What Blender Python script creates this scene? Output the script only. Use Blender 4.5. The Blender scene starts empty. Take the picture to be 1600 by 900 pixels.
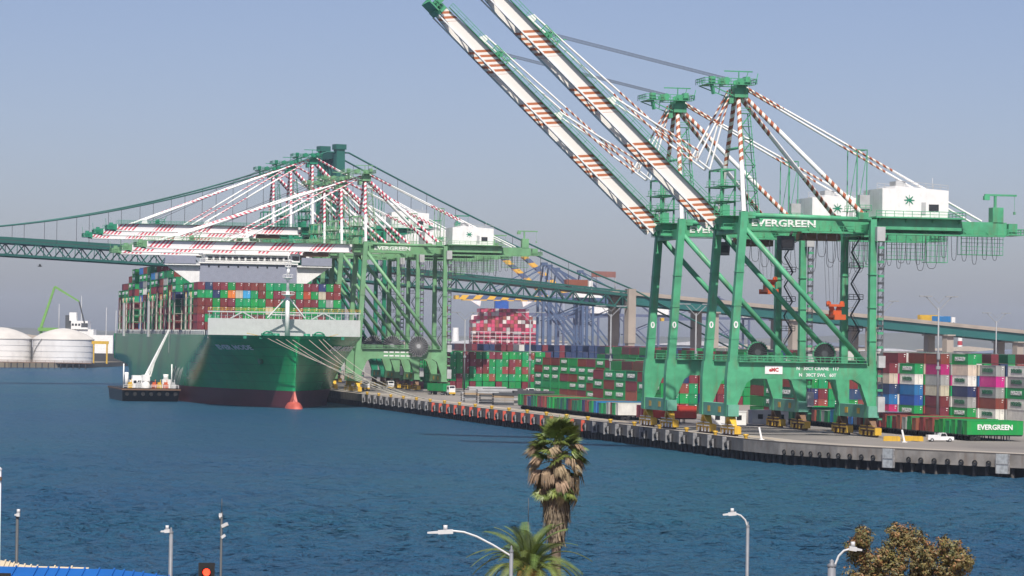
import bpy, math, random
from mathutils import Matrix, Vector
sin, cos, pi, rad = math.sin, math.cos, math.pi, math.radians
SC = bpy.context.scene
COL = SC.collection
# ------------------------------------------------------------------ camera
EYE = 23.5
FPX = 5000.0            # focal length in pixels of the 1600 px wide photograph
cd = bpy.data.cameras.new('camera')
cd.sensor_width = 36.0
cd.lens = 36.0 * FPX / 1600.0
cd.clip_start = 1.0
cd.clip_end = 40000.0
cam = bpy.data.objects.new('camera', cd)
COL.objects.link(cam)
ROLL = 0.015
cam.matrix_world = (Matrix.Translation((0, 0, EYE)) @ Matrix.Rotation(rad(90) + math.atan(80 / FPX), 4, 'X')
                    @ Matrix.Rotation(ROLL, 4, 'Z'))
SC.camera = cam
# ------------------------------------------------------------------ light
SUN_AZ, SUN_EL = 179.0, 55.0    # azimuth clockwise from the view direction (+Y)
W = bpy.data.worlds.new('World')
SC.world = W
W.use_nodes = True
wn = W.node_tree
wn.nodes.clear()
w_out = wn.nodes.new('ShaderNodeOutputWorld')
w_bg = wn.nodes.new('ShaderNodeBackground')
w_sky = wn.nodes.new('ShaderNodeTexSky')
w_sky.sky_type = 'NISHITA'
w_sky.sun_disc = False
w_sky.sun_elevation = rad(SUN_EL)
w_sky.sun_rotation = rad(SUN_AZ)
w_sky.air_density = 0.7
w_sky.dust_density = 1.32
w_sky.ozone_density = 4.0
w_tint = wn.nodes.new('ShaderNodeMixRGB')
w_tint.blend_type = 'MULTIPLY'
w_tint.inputs['Fac'].default_value = 1.0
w_tint.inputs['Color2'].default_value = (1.12, 0.94, 0.93, 1)
wn.links.new(w_sky.outputs[0], w_tint.inputs['Color1'])
wn.links.new(w_tint.outputs[0], w_bg.inputs['Color'])
wn.links.new(w_bg.outputs[0], w_out.inputs[0])
w_bg.inputs['Strength'].default_value = 0.101
sd = bpy.data.lights.new('sun', 'SUN')
sd.energy = 5.0
sd.angle = rad(0.6)
sd.color = (1.0, 0.94, 0.86)
sun = bpy.data.objects.new('sun', sd)
COL.objects.link(sun)
sdir = Vector((sin(rad(SUN_AZ)) * cos(rad(SUN_EL)), cos(rad(SUN_AZ)) * cos(rad(SUN_EL)), sin(rad(SUN_EL))))
sun.rotation_euler = sdir.to_track_quat('Z', 'Y').to_euler()
sun.location = (200, -200, 400)
SC.view_settings.view_transform = 'Standard'
SC.view_settings.look = 'None'
SC.view_settings.exposure = 0.22
SC.view_settings.gamma = 1.0
SC.view_settings.use_curve_mapping = False
SC.render.engine = 'CYCLES'
SC.cycles.use_denoising = True
SC.cycles.max_bounces = 5
SC.cycles.diffuse_bounces = 2
SC.cycles.glossy_bounces = 3
SC.cycles.transparent_max_bounces = 16
SC.cycles.volume_bounces = 0
SC.cycles.caustics_reflective = False
SC.cycles.caustics_refractive = False

# ------------------------------------------------------------------ helpers
class MB:
    """collects faces; build() links them as one mesh object"""
    def __init__(s):
        s.v = []; s.f = []; s.m = []; s.uv = []; s.sm = []
    def face(s, idx, m=0, uv=None, smooth=False):
        s.f.append(tuple(idx)); s.m.append(m); s.uv.append(uv); s.sm.append(smooth)
    def quad(s, pts, m=0, uv=None, smooth=False):
        n = len(s.v); s.v.extend([tuple(p) for p in pts])
        s.face(range(n, n + len(pts)), m, uv, smooth)
    def box(s, x0, x1, y0, y1, z0, z1, m=0):
        n = len(s.v)
        s.v.extend([(x0, y0, z0), (x1, y0, z0), (x1, y1, z0), (x0, y1, z0), (x0, y0, z1), (x1, y0, z1), (x1, y1, z1), (x0, y1, z1)])
        for q in ((3, 2, 1, 0), (4, 5, 6, 7), (0, 1, 5, 4), (1, 2, 6, 5), (2, 3, 7, 6), (3, 0, 4, 7)):
            s.face([n + i for i in q], m)
        return s
    def hexa(s, lo, hi, m=0):
        n = len(s.v); s.v.extend([tuple(p) for p in lo] + [tuple(p) for p in hi])
        for q in ((3, 2, 1, 0), (4, 5, 6, 7), (0, 1, 5, 4), (1, 2, 6, 5), (2, 3, 7, 6), (3, 0, 4, 7)):
            s.face([n + i for i in q], m)
        return s
    def beam(s, p0, p1, w, h, m=0, w1=None, h1=None):
        p0 = Vector(p0); p1 = Vector(p1); d = (p1 - p0).normalized()
        up = Vector((0, 0, 1)) if abs(d.z) < 0.98 else Vector((0, 1, 0))
        a = d.cross(up).normalized(); b = a.cross(d).normalized()
        w1 = w if w1 is None else w1; h1 = h if h1 is None else h1
        lo = [p0 - a * w / 2 - b * h / 2, p0 + a * w / 2 - b * h / 2, p0 + a * w / 2 + b * h / 2, p0 - a * w / 2 + b * h / 2]
        hi = [p1 - a * w1 / 2 - b * h1 / 2, p1 + a * w1 / 2 - b * h1 / 2, p1 + a * w1 / 2 + b * h1 / 2, p1 - a * w1 / 2 + b * h1 / 2]
        return s.hexa(lo, hi, m)
    def tube(s, p0, p1, r, n=8, m=0, r1=None, caps=True):
        p0 = Vector(p0); p1 = Vector(p1); d = (p1 - p0); L = d.length; d.normalize()
        r1 = r if r1 is None else r1
        up = Vector((0, 0, 1)) if abs(d.z) < 0.98 else Vector((0, 1, 0))
        a = d.cross(up).normalized(); b = a.cross(d).normalized()
        k = len(s.v)
        for p, rr in ((p0, r), (p1, r1)):
            for i in range(n):
                t = 2 * pi * i / n
                s.v.append(tuple(p + a * cos(t) * rr + b * sin(t) * rr))
        for i in range(n):
            j = (i + 1) % n
            s.face((k + i, k + j, k + n + j, k + n + i), m, ((i / n, 0), ((i + 1) / n, 0), ((i + 1) / n, L), (i / n, L)), True)
        if caps:
            s.face([k + i for i in reversed(range(n))], m); s.face([k + n + i for i in range(n)], m)
        return s
    def path(s, pts, r, n=5, m=0):
        pts = [Vector(p) for p in pts]; k = len(s.v); N = len(pts)
        for q, p in enumerate(pts):
            d = (pts[min(q + 1, N - 1)] - pts[max(q - 1, 0)]).normalized()
            up = Vector((0, 0, 1)) if abs(d.z) < 0.95 else Vector((0, 1, 0))
            a = d.cross(up).normalized(); b = a.cross(d).normalized()
            rr = r[q] if isinstance(r, (list, tuple)) else r
            for i in range(n):
                t = 2 * pi * i / n
                s.v.append(tuple(p + a * cos(t) * rr + b * sin(t) * rr))
        for q in range(N - 1):
            for i in range(n):
                j = (i + 1) % n
                s.face((k + q * n + i, k + q * n + j, k + q * n + n + j, k + q * n + n + i), m, None, True)
        return s
    def lathe(s, prof, n=24, m=0, c=(0, 0, 0), smooth=True):
        k = len(s.v)
        for r, z in prof:
            for i in range(n):
                t = 2 * pi * i / n
                s.v.append((c[0] + r * cos(t), c[1] + r * sin(t), c[2] + z))
        for q in range(len(prof) - 1):
            for i in range(n):
                j = (i + 1) % n
                s.face((k + q * n + i, k + q * n + j, k + q * n + n + j, k + q * n + n + i), m, None, smooth)
        return s
    def prism(s, poly, y0, y1, m=0):
        """polygon in xz (counter-clockwise seen from -y) extruded along y"""
        n = len(s.v); N = len(poly)
        s.v.extend([(x, y0, z) for x, z in poly] + [(x, y1, z) for x, z in poly])
        s.face(range(n, n + N), m); s.face(reversed(range(n + N, n + 2 * N)), m)
        for i in range(N):
            j = (i + 1) % N
            s.face((n + i, n + N + i, n + N + j, n + j), m)
        return s
    def rail(s, p0, p1, h=1.1, step=3.0, r=0.05, m=0):
        p0 = Vector(p0); p1 = Vector(p1); L = (p1 - p0).length; n = max(1, int(L / step)); U = Vector((0, 0, h))
        s.beam(p0 + U, p1 + U, r * 2, r * 2, m); s.beam(p0 + U * .5, p1 + U * .5, r * 1.6, r * 1.6, m)
        for i in range(n + 1):
            p = p0.lerp(p1, i / n); s.beam(p, p + U, r * 1.6, r * 1.6, m)
        return s
    def mesh(s, name, mats):
        me = bpy.data.meshes.new(name)
        me.from_pydata(s.v, [], s.f)
        for m in mats: me.materials.append(m)
        me.polygons.foreach_set('material_index', s.m)
        me.polygons.foreach_set('use_smooth', s.sm)
        if any(u is not None for u in s.uv):
            lay = me.uv_layers.new(name='uv'); dat = []
            for f, u in zip(s.f, s.uv):
                for i in range(len(f)):
                    dat.extend(u[i] if u else (0.0, 0.0))
            lay.data.foreach_set('uv', dat)
        me.update()
        return me
    def build(s, name, mats, parent=None, loc=None, rz=None, **kw):
        if not isinstance(mats, (list, tuple)): mats = [mats]
        return link(name, s.mesh(name, mats), parent, loc, rz, **kw)

def link(name, data, parent=None, loc=None, rz=None, rot=None, **kw):
    o = bpy.data.objects.new(name, data)
    COL.objects.link(o)
    if parent: o.parent = parent
    if loc is not None: o.location = loc
    if rz is not None: o.rotation_euler = (0, 0, rz)
    if rot is not None: o.rotation_euler = rot
    for k, v in kw.items(): o[k] = v
    return o
def thing(name, label, cat, loc=(0, 0, 0), rz=0, group=None):
    o = link(name, None, None, loc, rz)
    o.empty_display_size = 0.5
    return tag(o, label, cat, group)
def tag(o, label, cat, group=None):
    o['label'] = label; o['category'] = cat
    if group: o['group'] = group
    return o
def struct(o): o['kind'] = 'structure'; return o
def stuff(o): o['kind'] = 'stuff'; return o
KIDS = {}
def copy_tree(o, parent=None):
    c = o.copy(); COL.objects.link(c); c.parent = parent
    for ch in KIDS.get(o.name, ()): copy_tree(ch, c)
    return c
def index_kids():
    KIDS.clear()
    for o in bpy.data.objects:
        if o.parent: KIDS.setdefault(o.parent.name, []).append(o)

# quay frame: u along the crane rails away from the camera, v landward from the waterside rail
TH = rad(12.5)
P0 = (46.0, 667.0)
ZQ = 4.1
def q(u, v, z=ZQ):
    return (P0[0] - sin(TH) * u + cos(TH) * v, P0[1] + cos(TH) * u + sin(TH) * v, z)
def pix(px, py, Z):
    """a point at depth Z (m) from the camera for a place in the photograph"""
    dx, dy = px - 800, py - 450
    x = dx + ROLL * dy; y = dy - ROLL * dx
    return (x * Z / FPX, Z, EYE - (y - 80) * Z / FPX)

# ------------------------------------------------------------------ materials
def nd(nt, t, **kw):
    n = nt.nodes.new(t)
    for k, v in kw.items(): setattr(n, k, v)
    return n
def mat(name, col, rough=0.5, metal=0.0, var=0.12, scale=0.6, spec=0.5, rnd=0.0, dirt=0.0, emit=None):
    m = bpy.data.materials.new(name); m.use_nodes = True
    nt = m.node_tree; b = nt.nodes['Principled BSDF']
    b.inputs['Roughness'].default_value = rough; b.inputs['Metallic'].default_value = metal
    b.inputs['Specular IOR Level'].default_value = spec
    c = (*col, 1)
    tc = nd(nt, 'ShaderNodeTexCoord')
    no = nd(nt, 'ShaderNodeTexNoise'); no.inputs['Scale'].default_value = scale; no.inputs['Detail'].default_value = 6
    nt.links.new(tc.outputs['Object'], no.inputs['Vector'])
    mr = nd(nt, 'ShaderNodeMapRange'); mr.inputs['From Min'].default_value = .3; mr.inputs['From Max'].default_value = .7
    mr.inputs['To Min'].default_value = 1 - var; mr.inputs['To Max'].default_value = 1 + var
    nt.links.new(no.outputs['Fac'], mr.inputs['Value'])
    hs = nd(nt, 'ShaderNodeHueSaturation'); hs.inputs['Color'].default_value = c
    nt.links.new(mr.outputs[0], hs.inputs['Value'])
    out = hs.outputs[0]
    if rnd:
        oi = nd(nt, 'ShaderNodeObjectInfo')
        m2 = nd(nt, 'ShaderNodeMapRange'); m2.inputs['To Min'].default_value = 1 - rnd; m2.inputs['To Max'].default_value = 1 + rnd
        nt.links.new(oi.outputs['Random'], m2.inputs['Value'])
        h2 = nd(nt, 'ShaderNodeHueSaturation'); nt.links.new(out, h2.inputs['Color']); nt.links.new(m2.outputs[0], h2.inputs['Value'])
        m3 = nd(nt, 'ShaderNodeMath', operation='MULTIPLY_ADD'); m3.inputs[1].default_value = 0.05 * rnd * 5; m3.inputs[2].default_value = 0.5 - 0.025 * rnd * 5
        fr = nd(nt, 'ShaderNodeMath', operation='FRACT'); ml = nd(nt, 'ShaderNodeMath', operation='MULTIPLY'); ml.inputs[1].default_value = 7.31
        nt.links.new(oi.outputs['Random'], ml.inputs[0]); nt.links.new(ml.outputs[0], fr.inputs[0]); nt.links.new(fr.outputs[0], m3.inputs[0])
        nt.links.new(m3.outputs[0], h2.inputs['Hue'])
        out = h2.outputs[0]
    if dirt:
        n2 = nd(nt, 'ShaderNodeTexNoise'); n2.inputs['Scale'].default_value = scale * 2.2; n2.inputs['Detail'].default_value = 8
        mp = nd(nt, 'ShaderNodeMapping'); mp.inputs['Scale'].default_value = (1, 1, 0.25)
        nt.links.new(tc.outputs['Object'], mp.inputs['Vector']); nt.links.new(mp.outputs[0], n2.inputs['Vector'])
        r2 = nd(nt, 'ShaderNodeMapRange'); r2.inputs['From Min'].default_value = .52; r2.inputs['From Max'].default_value = .75
        r2.inputs['To Max'].default_value = dirt
        nt.links.new(n2.outputs['Fac'], r2.inputs['Value'])
        mx = nd(nt, 'ShaderNodeMixRGB'); mx.inputs['Color2'].default_value = (0.16, 0.09, 0.05, 1)
        nt.links.new(r2.outputs[0], mx.inputs['Fac']); nt.links.new(out, mx.inputs['Color1']); out = mx.outputs[0]
    nt.links.new(out, b.inputs['Base Color'])
    if emit:
        b.inputs['Emission Color'].default_value = (*col, 1); b.inputs['Emission Strength'].default_value = emit
    return m
def stripe_tube(name, c1, c2, period=1.7):
    """spiral warning paint on pipes, from the pipe's own uv (around, metres along)"""
    m = mat(name, c1, 0.45); nt = m.node_tree; b = nt.nodes['Principled BSDF']
    uv = nd(nt, 'ShaderNodeUVMap'); sx = nd(nt, 'ShaderNodeSeparateXYZ'); nt.links.new(uv.outputs[0], sx.inputs[0])
    d = nd(nt, 'ShaderNodeMath', operation='DIVIDE'); d.inputs[1].default_value = period; nt.links.new(sx.outputs[1], d.inputs[0])
    a = nd(nt, 'ShaderNodeMath', operation='ADD'); nt.links.new(d.outputs[0], a.inputs[0]); nt.links.new(sx.outputs[0], a.inputs[1])
    f = nd(nt, 'ShaderNodeMath', operation='FRACT'); nt.links.new(a.outputs[0], f.inputs[0])
    g = nd(nt, 'ShaderNodeMath', operation='GREATER_THAN'); g.inputs[1].default_value = 0.5; nt.links.new(f.outputs[0], g.inputs[0])
    mx = nd(nt, 'ShaderNodeMixRGB'); mx.inputs['Color1'].default_value = (*c1, 1); mx.inputs['Color2'].default_value = (*c2, 1)
    nt.links.new(g.outputs[0], mx.inputs['Fac']); nt.links.new(mx.outputs[0], b.inputs['Base Color'])
    return m
def stripe_boom(name, c1, c2, block, duty, period):
    """diagonal stripes painted in blocks along a boom (object x runs along it)"""
    m = mat(name, c1, 0.45); nt = m.node_tree; b = nt.nodes['Principled BSDF']
    tc = nd(nt, 'ShaderNodeTexCoord'); sx = nd(nt, 'ShaderNodeSeparateXYZ'); nt.links.new(tc.outputs['Object'], sx.inputs[0])
    def M(op, a, c):
        n = nd(nt, 'ShaderNodeMath', operation=op)
        for i, k in enumerate((a, c)):
            if k is None: continue
            if isinstance(k, (int, float)): n.inputs[i].default_value = k
            else: nt.links.new(k, n.inputs[i])
        return n.outputs[0]
    sh = M('SUBTRACT', sx.outputs[0], M('MULTIPLY', sx.outputs[2], 0.9))
    blk = M('LESS_THAN', M('FRACT', M('DIVIDE', M('ADD', sh, 700), block), None), duty)
    st = M('LESS_THAN', M('FRACT', M('DIVIDE', M('ADD', sh, 700), period), None), 0.5)
    k = M('MULTIPLY', blk, st)
    mx = nd(nt, 'ShaderNodeMixRGB'); mx.inputs['Color1'].default_value = (*c1, 1); mx.inputs['Color2'].default_value = (*c2, 1)
    nt.links.new(k, mx.inputs['Fac']); nt.links.new(mx.outputs[0], b.inputs['Base Color'])
    return m
M = {}
M['white'] = mat('white_paint', (.79, .79, .77), .5, var=.06, dirt=.12)
M['grey'] = mat('grey_paint', (.42, .43, .43), .55, dirt=.1)
M['dgrey'] = mat('dark_steel', (.06, .065, .07), .6)
M['black'] = mat('black_rubber', (.012, .012, .013), .8)
M['rope'] = mat('steel_rope', (.05, .05, .055), .6)
M['hemp'] = mat('mooring_rope', (.42, .40, .32), .8)
M['yellow'] = mat('yellow_paint', (.62, .38, .03), .5, dirt=.35)
M['orange'] = mat('orange_paint', (.55, .10, .025), .5, dirt=.3)
M['red'] = mat('red_paint', (.45, .03, .03), .5)
M['brown'] = mat('rusty_steel', (.16, .09, .05), .7, dirt=.5)
M['glass'] = mat('dark_glass', (.02, .025, .03), .1, spec=.8)
M['concrete'] = mat('concrete', (.34, .32, .29), .85, var=.2, scale=.25, dirt=.15)
M['pier'] = mat('pier_concrete', (.36, .31, .26), .85, var=.15, scale=.1)
M['letter'] = mat('white_lettering', (.78, .78, .76), .5)
M['gdark'] = mat('dark_green_lettering', (.02, .16, .08), .5)
M['cg1'] = mat('crane_green', (.07, .335, .172), .5, var=.20, scale=.4, dirt=.42)
M['cg1b'] = mat('crane_green_sill', (.12, .35, .25), .5, dirt=.2)
M['cg2'] = mat('faded_crane_green', (.15, .33, .165), .5, var=.16, scale=.3, dirt=.28)
M['cg3'] = mat('dark_crane_green', (.015, .22, .12), .45, var=.12, scale=.15)
M['st1'] = stripe_tube('orange_spiral_stripe', (.74, .70, .62), (.36, .10, .04))
M['st2'] = stripe_tube('red_spiral_stripe', (.75, .72, .72), (.50, .06, .10))
M['bm1'] = stripe_boom('orange_stripe_blocks', (.78, .75, .69), (.46, .15, .06), 16.5, .46, 1.5)
M['bm2'] = stripe_boom('red_stripe_blocks', (.78, .76, .76), (.58, .08, .11), 14.0, .52, 1.5)
M['bridge'] = mat('bridge_green', (.014, .105, .085), .55, var=.2, scale=.05)
M['blue'] = mat('hazed_crane_blue', (.07, .11, .20), .5)  # far cranes' blue, greyed so the colour itself carries some haze
M['bm3'] = stripe_boom('yellow_stripe_blocks', (.09, .12, .22), (.72, .42, .05), 9.5, .5, 200.0)
def text_mesh(name, s, size, m, ext=0.03, bold=0.0):
    cu = bpy.data.curves.new(name, 'FONT'); cu.body = s; cu.size = size; cu.align_x = 'CENTER'; cu.align_y = 'CENTER'
    cu.extrude = ext; cu.offset = bold; cu.resolution_u = 2
    ob = bpy.data.objects.new(name, cu); COL.objects.link(ob)
    dg = bpy.context.evaluated_depsgraph_get()
    me = bpy.data.meshes.new_from_object(ob.evaluated_get(dg)); me.name = name
    bpy.data.objects.remove(ob); bpy.data.curves.remove(cu)
    me.materials.clear(); me.materials.append(m)
    return me
ORD = ['zeroth', 'first', 'second', 'third', 'fourth', 'fifth', 'sixth', 'seventh', 'eighth', 'ninth', 'tenth', 'eleventh', 'twelfth',
       'thirteenth', 'fourteenth', 'fifteenth', 'sixteenth', 'seventeenth', 'eighteenth', 'nineteenth', 'twentieth']
TENS = {2: 'twenty', 3: 'thirty', 4: 'forty', 5: 'fifty'}
def nth(n):
    if n <= 20: return ORD[n]
    t, o = divmod(n, 10)
    return (TENS[t][:-1] + 'ieth') if o == 0 else TENS[t] + '-' + ORD[o]
# ================================================================== the setting
def water_mat():
    """dark blue body under a thin, wave-broken reflection of the sky"""
    m = bpy.data.materials.new('harbour_water'); m.use_nodes = True; nt = m.node_tree; nt.nodes.clear()
    out = nd(nt, 'ShaderNodeOutputMaterial'); mix = nd(nt, 'ShaderNodeMixShader'); df = nd(nt, 'ShaderNodeBsdfDiffuse'); gl = nd(nt, 'ShaderNodeBsdfGlossy')
    gl.inputs['Roughness'].default_value = .16; gl.inputs['Color'].default_value = (.92, .96, 1, 1)
    tc = nd(nt, 'ShaderNodeTexCoord')
    def noise(sx, sy, rz, det=4, sc=1):
        mp = nd(nt, 'ShaderNodeMapping'); mp.inputs['Scale'].default_value = (sx, sy, 1); mp.inputs['Rotation'].default_value = (0, 0, rz)
        n = nd(nt, 'ShaderNodeTexNoise'); n.inputs['Scale'].default_value = sc; n.inputs['Detail'].default_value = det; n.inputs['Roughness'].default_value = .55
        nt.links.new(tc.outputs['Object'], mp.inputs['Vector']); nt.links.new(mp.outputs[0], n.inputs['Vector'])
        return n.outputs['Fac']
    cr = nd(nt, 'ShaderNodeValToRGB'); cr.color_ramp.elements[0].position = .40; cr.color_ramp.elements[1].position = .68
    cr.color_ramp.elements[0].color = (.018, .070, .134, 1); cr.color_ramp.elements[1].color = (.020, .086, .130, 1)
    nt.links.new(noise(.010, .006, .5, 4), cr.inputs['Fac']); nt.links.new(cr.outputs[0], df.inputs['Color'])
    b1 = nd(nt, 'ShaderNodeBump'); b1.inputs['Distance'].default_value = 2.4; nt.links.new(noise(.62, .30, .35, 6), b1.inputs['Height'])
    b2 = nd(nt, 'ShaderNodeBump'); b2.inputs['Distance'].default_value = 3.0; nt.links.new(noise(.13, .06, -.2, 4), b2.inputs['Height']); nt.links.new(b1.outputs[0], b2.inputs['Normal'])
    fr = nd(nt, 'ShaderNodeFresnel'); fr.inputs['IOR'].default_value = 1.33
    for n in (df, gl, fr): nt.links.new(b2.outputs[0], n.inputs['Normal'])
    ml = nd(nt, 'ShaderNodeMath', operation='MULTIPLY'); ml.inputs[1].default_value = .46; nt.links.new(fr.outputs[0], ml.inputs[0])
    nt.links.new(ml.outputs[0], mix.inputs[0]); nt.links.new(df.outputs[0], mix.inputs[1]); nt.links.new(gl.outputs[0], mix.inputs[2]); nt.links.new(mix.outputs[0], out.inputs[0])
    return m
def asphalt_mat(name, c1, c2, scale):
    m = mat(name, c1, .9, var=.18, scale=scale); nt = m.node_tree; b = nt.nodes['Principled BSDF']
    src = b.inputs['Base Color'].links[0].from_socket
    tc = nd(nt, 'ShaderNodeTexCoord'); n = nd(nt, 'ShaderNodeTexNoise'); n.inputs['Scale'].default_value = scale * .22; n.inputs['Detail'].default_value = 5
    mp = nd(nt, 'ShaderNodeMapping'); mp.inputs['Rotation'].default_value = (0, 0, -TH); mp.inputs['Scale'].default_value = (3, .5, 1)
    nt.links.new(tc.outputs['Object'], mp.inputs['Vector']); nt.links.new(mp.outputs[0], n.inputs['Vector'])
    mx = nd(nt, 'ShaderNodeMixRGB'); mx.inputs['Color2'].default_value = (*c2, 1)
    r = nd(nt, 'ShaderNodeMapRange'); r.inputs['From Min'].default_value = .4; r.inputs['From Max'].default_value = .62
    nt.links.new(n.outputs['Fac'], r.inputs['Value']); nt.links.new(r.outputs[0], mx.inputs['Fac']); nt.links.new(src, mx.inputs['Color1'])
    nt.links.new(mx.outputs[0], b.inputs['Base Color'])
    return m
M['water'] = water_mat()
M['asphalt'] = asphalt_mat('terminal_asphalt', (.17, .155, .14), (.24, .215, .19), .05)
M['apron'] = asphalt_mat('quay_apron', (.36, .32, .27), (.29, .26, .22), .1)
M['soil'] = mat('shore_ground', (.20, .17, .12), .95, var=.25, scale=.02)
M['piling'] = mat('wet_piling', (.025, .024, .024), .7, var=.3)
M['hill'] = mat('hill_scrub', (.10, .10, .08), .95, var=.3, scale=.004)
def sheet(name, pts, z, m, depth=None):
    mb = MB(); n = len(pts)
    mb.quad([(x, y, z) for x, y in pts])
    if depth:
        for i in range(n):
            a, b = pts[i], pts[(i + 1) % n]
            mb.quad([(a[0], a[1], z), (a[0], a[1], z - depth), (b[0], b[1], z - depth), (b[0], b[1], z)])
    return struct(mb.build(name, m))
import numpy as np
def water():
    rng = np.random.default_rng(4)
    Z = [300.0]
    while Z[-1] < 1300: Z.append(Z[-1] + .75 * (Z[-1] / 350) ** 2)
    Z = np.array(Z); nc = 420; t = np.linspace(-1, 1, nc)
    X = np.outer(Z * .185, t); Y = np.repeat(Z[:, None], nc, 1)
    sp = (.75 * (Y / 350) ** 2); h = np.zeros_like(X)
    for _ in range(60):
        lam = 1.5 * (5.5 ** rng.random()); th = 2.3 + rng.normal(0, .55); k = 2 * pi / lam; ph = rng.uniform(0, 6.28)
        amp = .015 * lam ** .6 * rng.uniform(.6, 1.3)
        x = X * cos(th) + Y * sin(th)
        w = np.clip((lam / sp - 2.0) / 1.5, 0, 1)
        g = .8 + .55 * np.sin(X * .017 + ph * 3) * np.sin(Y * .011 + ph) + .25 * np.sin(Y * .035 + X * .006)            # gusty patches
        h += amp * w * g * np.sin(k * x + ph + .35 * np.sin(.21 * k * (X * -sin(th) + Y * cos(th)) + ph))
    edge_ = np.minimum.reduce([np.clip((1 - np.abs(t))[None, :] * 20, 0, 1) * np.ones_like(X), np.clip((Y - 300) / 6, 0, 1), np.clip((1300 - Y) / 60, 0, 1)])
    h *= edge_
    v = np.stack([X, Y, h], -1).reshape(-1, 3)
    nr = len(Z); i = np.arange(nr - 1)[:, None] * nc + np.arange(nc - 1)[None, :]
    f = np.stack([i, i + 1, i + nc + 1, i + nc], -1).reshape(-1, 4)
    c0, c1, c2, c3 = 0, nc - 1, nr * nc - 1, (nr - 1) * nc
    out = np.array([(-4000, 216, 0), (4000, 216, 0), (4000, 9500, 0), (-4000, 9500, 0)], float); n = len(v)
    verts = v.tolist() + out.tolist(); faces = f.tolist()
    faces += [[n, n + 1] + list(range(c1, c0 - 1, -1)), [n + 1, n + 2] + [c3 + nc - 1 - 0] + [], ]
    faces.pop()
    faces += [[n + 1, n + 2, c2] + [r * nc + nc - 1 for r in range(nr - 2, -1, -1)], [n + 2, n + 3] + list(range(c3, c2 + 1)), [n + 3, n] + [r * nc for r in range(0, nr)]]
    me = bpy.data.meshes.new('water'); me.from_pydata(verts, [], faces); me.materials.append(M['water'])
    me.polygons.foreach_set('use_smooth', [True] * (len(faces) - 4) + [False] * 4); me.update()
    return struct(link('water', me))
water()
# near shore: the street side the camera looks across
sheet('near_shore_ground', [(-400, -150), (400, -150), (400, 215), (-400, 215)], 5.0, M['soil'], 6)
# terminal ground follows the quay line: straight berth, then the bend towards the right of the picture
def ang_pts(start_u, segs):
    p = Vector(q(start_u, -5.0)[:2]); out = [p.copy()]
    for a, L in segs:
        p = p + Vector((sin(a), -cos(a))) * L; out.append(p.copy())
    return out
bend = ang_pts(-26, [(rad(19), 18), (rad(28), 20), (rad(38), 22), (rad(44), 150)])
edge = [Vector(q(1180, -5)[:2])] + bend               # water edge from far to near
def off(pl, d):
    """polyline moved landward by d"""
    out = []
    for i, p in enumerate(pl):
        t = (pl[min(i + 1, len(pl) - 1)] - pl[max(i - 1, 0)]).normalized()
        out.append(p + Vector((-t.y, t.x)) * d)
    return out
land = [tuple(p) for p in edge] + [(900, 470), (3500, 900), (3500, 9000), (-300, 9000), tuple(q(1180, -5)[:2])][:-1]
sheet('terminal_ground', land, ZQ - 0.004, M['asphalt'])
ap = off(edge, 0.02); ap2 = off(edge, 11.0)
mb = MB()
for i in range(len(ap) - 1):
    mb.quad([(*ap[i], ZQ), (*ap[i + 1], ZQ), (*ap2[i + 1], ZQ), (*ap2[i], ZQ)])
struct(mb.build('quay_apron', M['apron']))
# quay wall: concrete fascia above dark open piling, the fascia set back pieces built as panels
def along(pl, s):
    for i in range(len(pl) - 1):
        L = (pl[i + 1] - pl[i]).length
        if s <= L or i == len(pl) - 2:
            t = (pl[i + 1] - pl[i]).normalized(); return pl[i] + t * s, t
        s -= L
elen = sum((edge[i + 1] - edge[i]).length for i in range(len(edge) - 1))
mb = MB()
for i in range(len(edge) - 1):
    a, b = edge[i], edge[i + 1]
    t = (b - a).normalized(); n = Vector((t.y, -t.x)); n = -n if False else n
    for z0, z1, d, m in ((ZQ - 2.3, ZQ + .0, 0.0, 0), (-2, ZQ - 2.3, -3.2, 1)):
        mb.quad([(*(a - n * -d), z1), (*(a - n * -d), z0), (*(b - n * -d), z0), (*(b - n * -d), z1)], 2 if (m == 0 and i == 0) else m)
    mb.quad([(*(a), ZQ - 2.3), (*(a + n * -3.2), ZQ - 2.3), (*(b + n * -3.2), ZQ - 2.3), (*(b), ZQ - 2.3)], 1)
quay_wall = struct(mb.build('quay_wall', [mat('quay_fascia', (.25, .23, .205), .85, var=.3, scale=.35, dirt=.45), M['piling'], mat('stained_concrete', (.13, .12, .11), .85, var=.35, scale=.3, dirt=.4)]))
# kerb along the edge and the crane rails
mb = MB()
for i in range(len(edge) - 1):
    a, b = off(edge, .15)[i], off(edge, .15)[i + 1]
    mb.beam((*a, ZQ + .13), (*b, ZQ + .13), .3, .26)
mb.build('kerb', mat('quay_kerb', (.10, .09, .08), .8), quay_wall)
for v in (0, 30.5):
    mb = MB()
    mb.beam(q(-30, v, ZQ + .03), q(1150, v, ZQ + .03), .5, .06)
    struct(mb.build('crane_rail', M['dgrey']))
for v, m_, w_ in ((3.2, 'yellow', .22), (27.6, 'white', .18), (34.0, 'yellow', .22), (41.5, 'white', .18)):
    mb = MB(); u = -24.0
    while u < 420:
        L = 400 if m_ == 'yellow' else 6.0
        a, b, c, d = q(u, v, ZQ + .008), q(u, v + w_, ZQ + .008), q(min(u + L, 420), v + w_, ZQ + .008), q(min(u + L, 420), v, ZQ + .008)
        mb.quad([a, b, c, d]); u += L + 6
    struct(mb.build('lane_marking', M[m_]))
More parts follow.
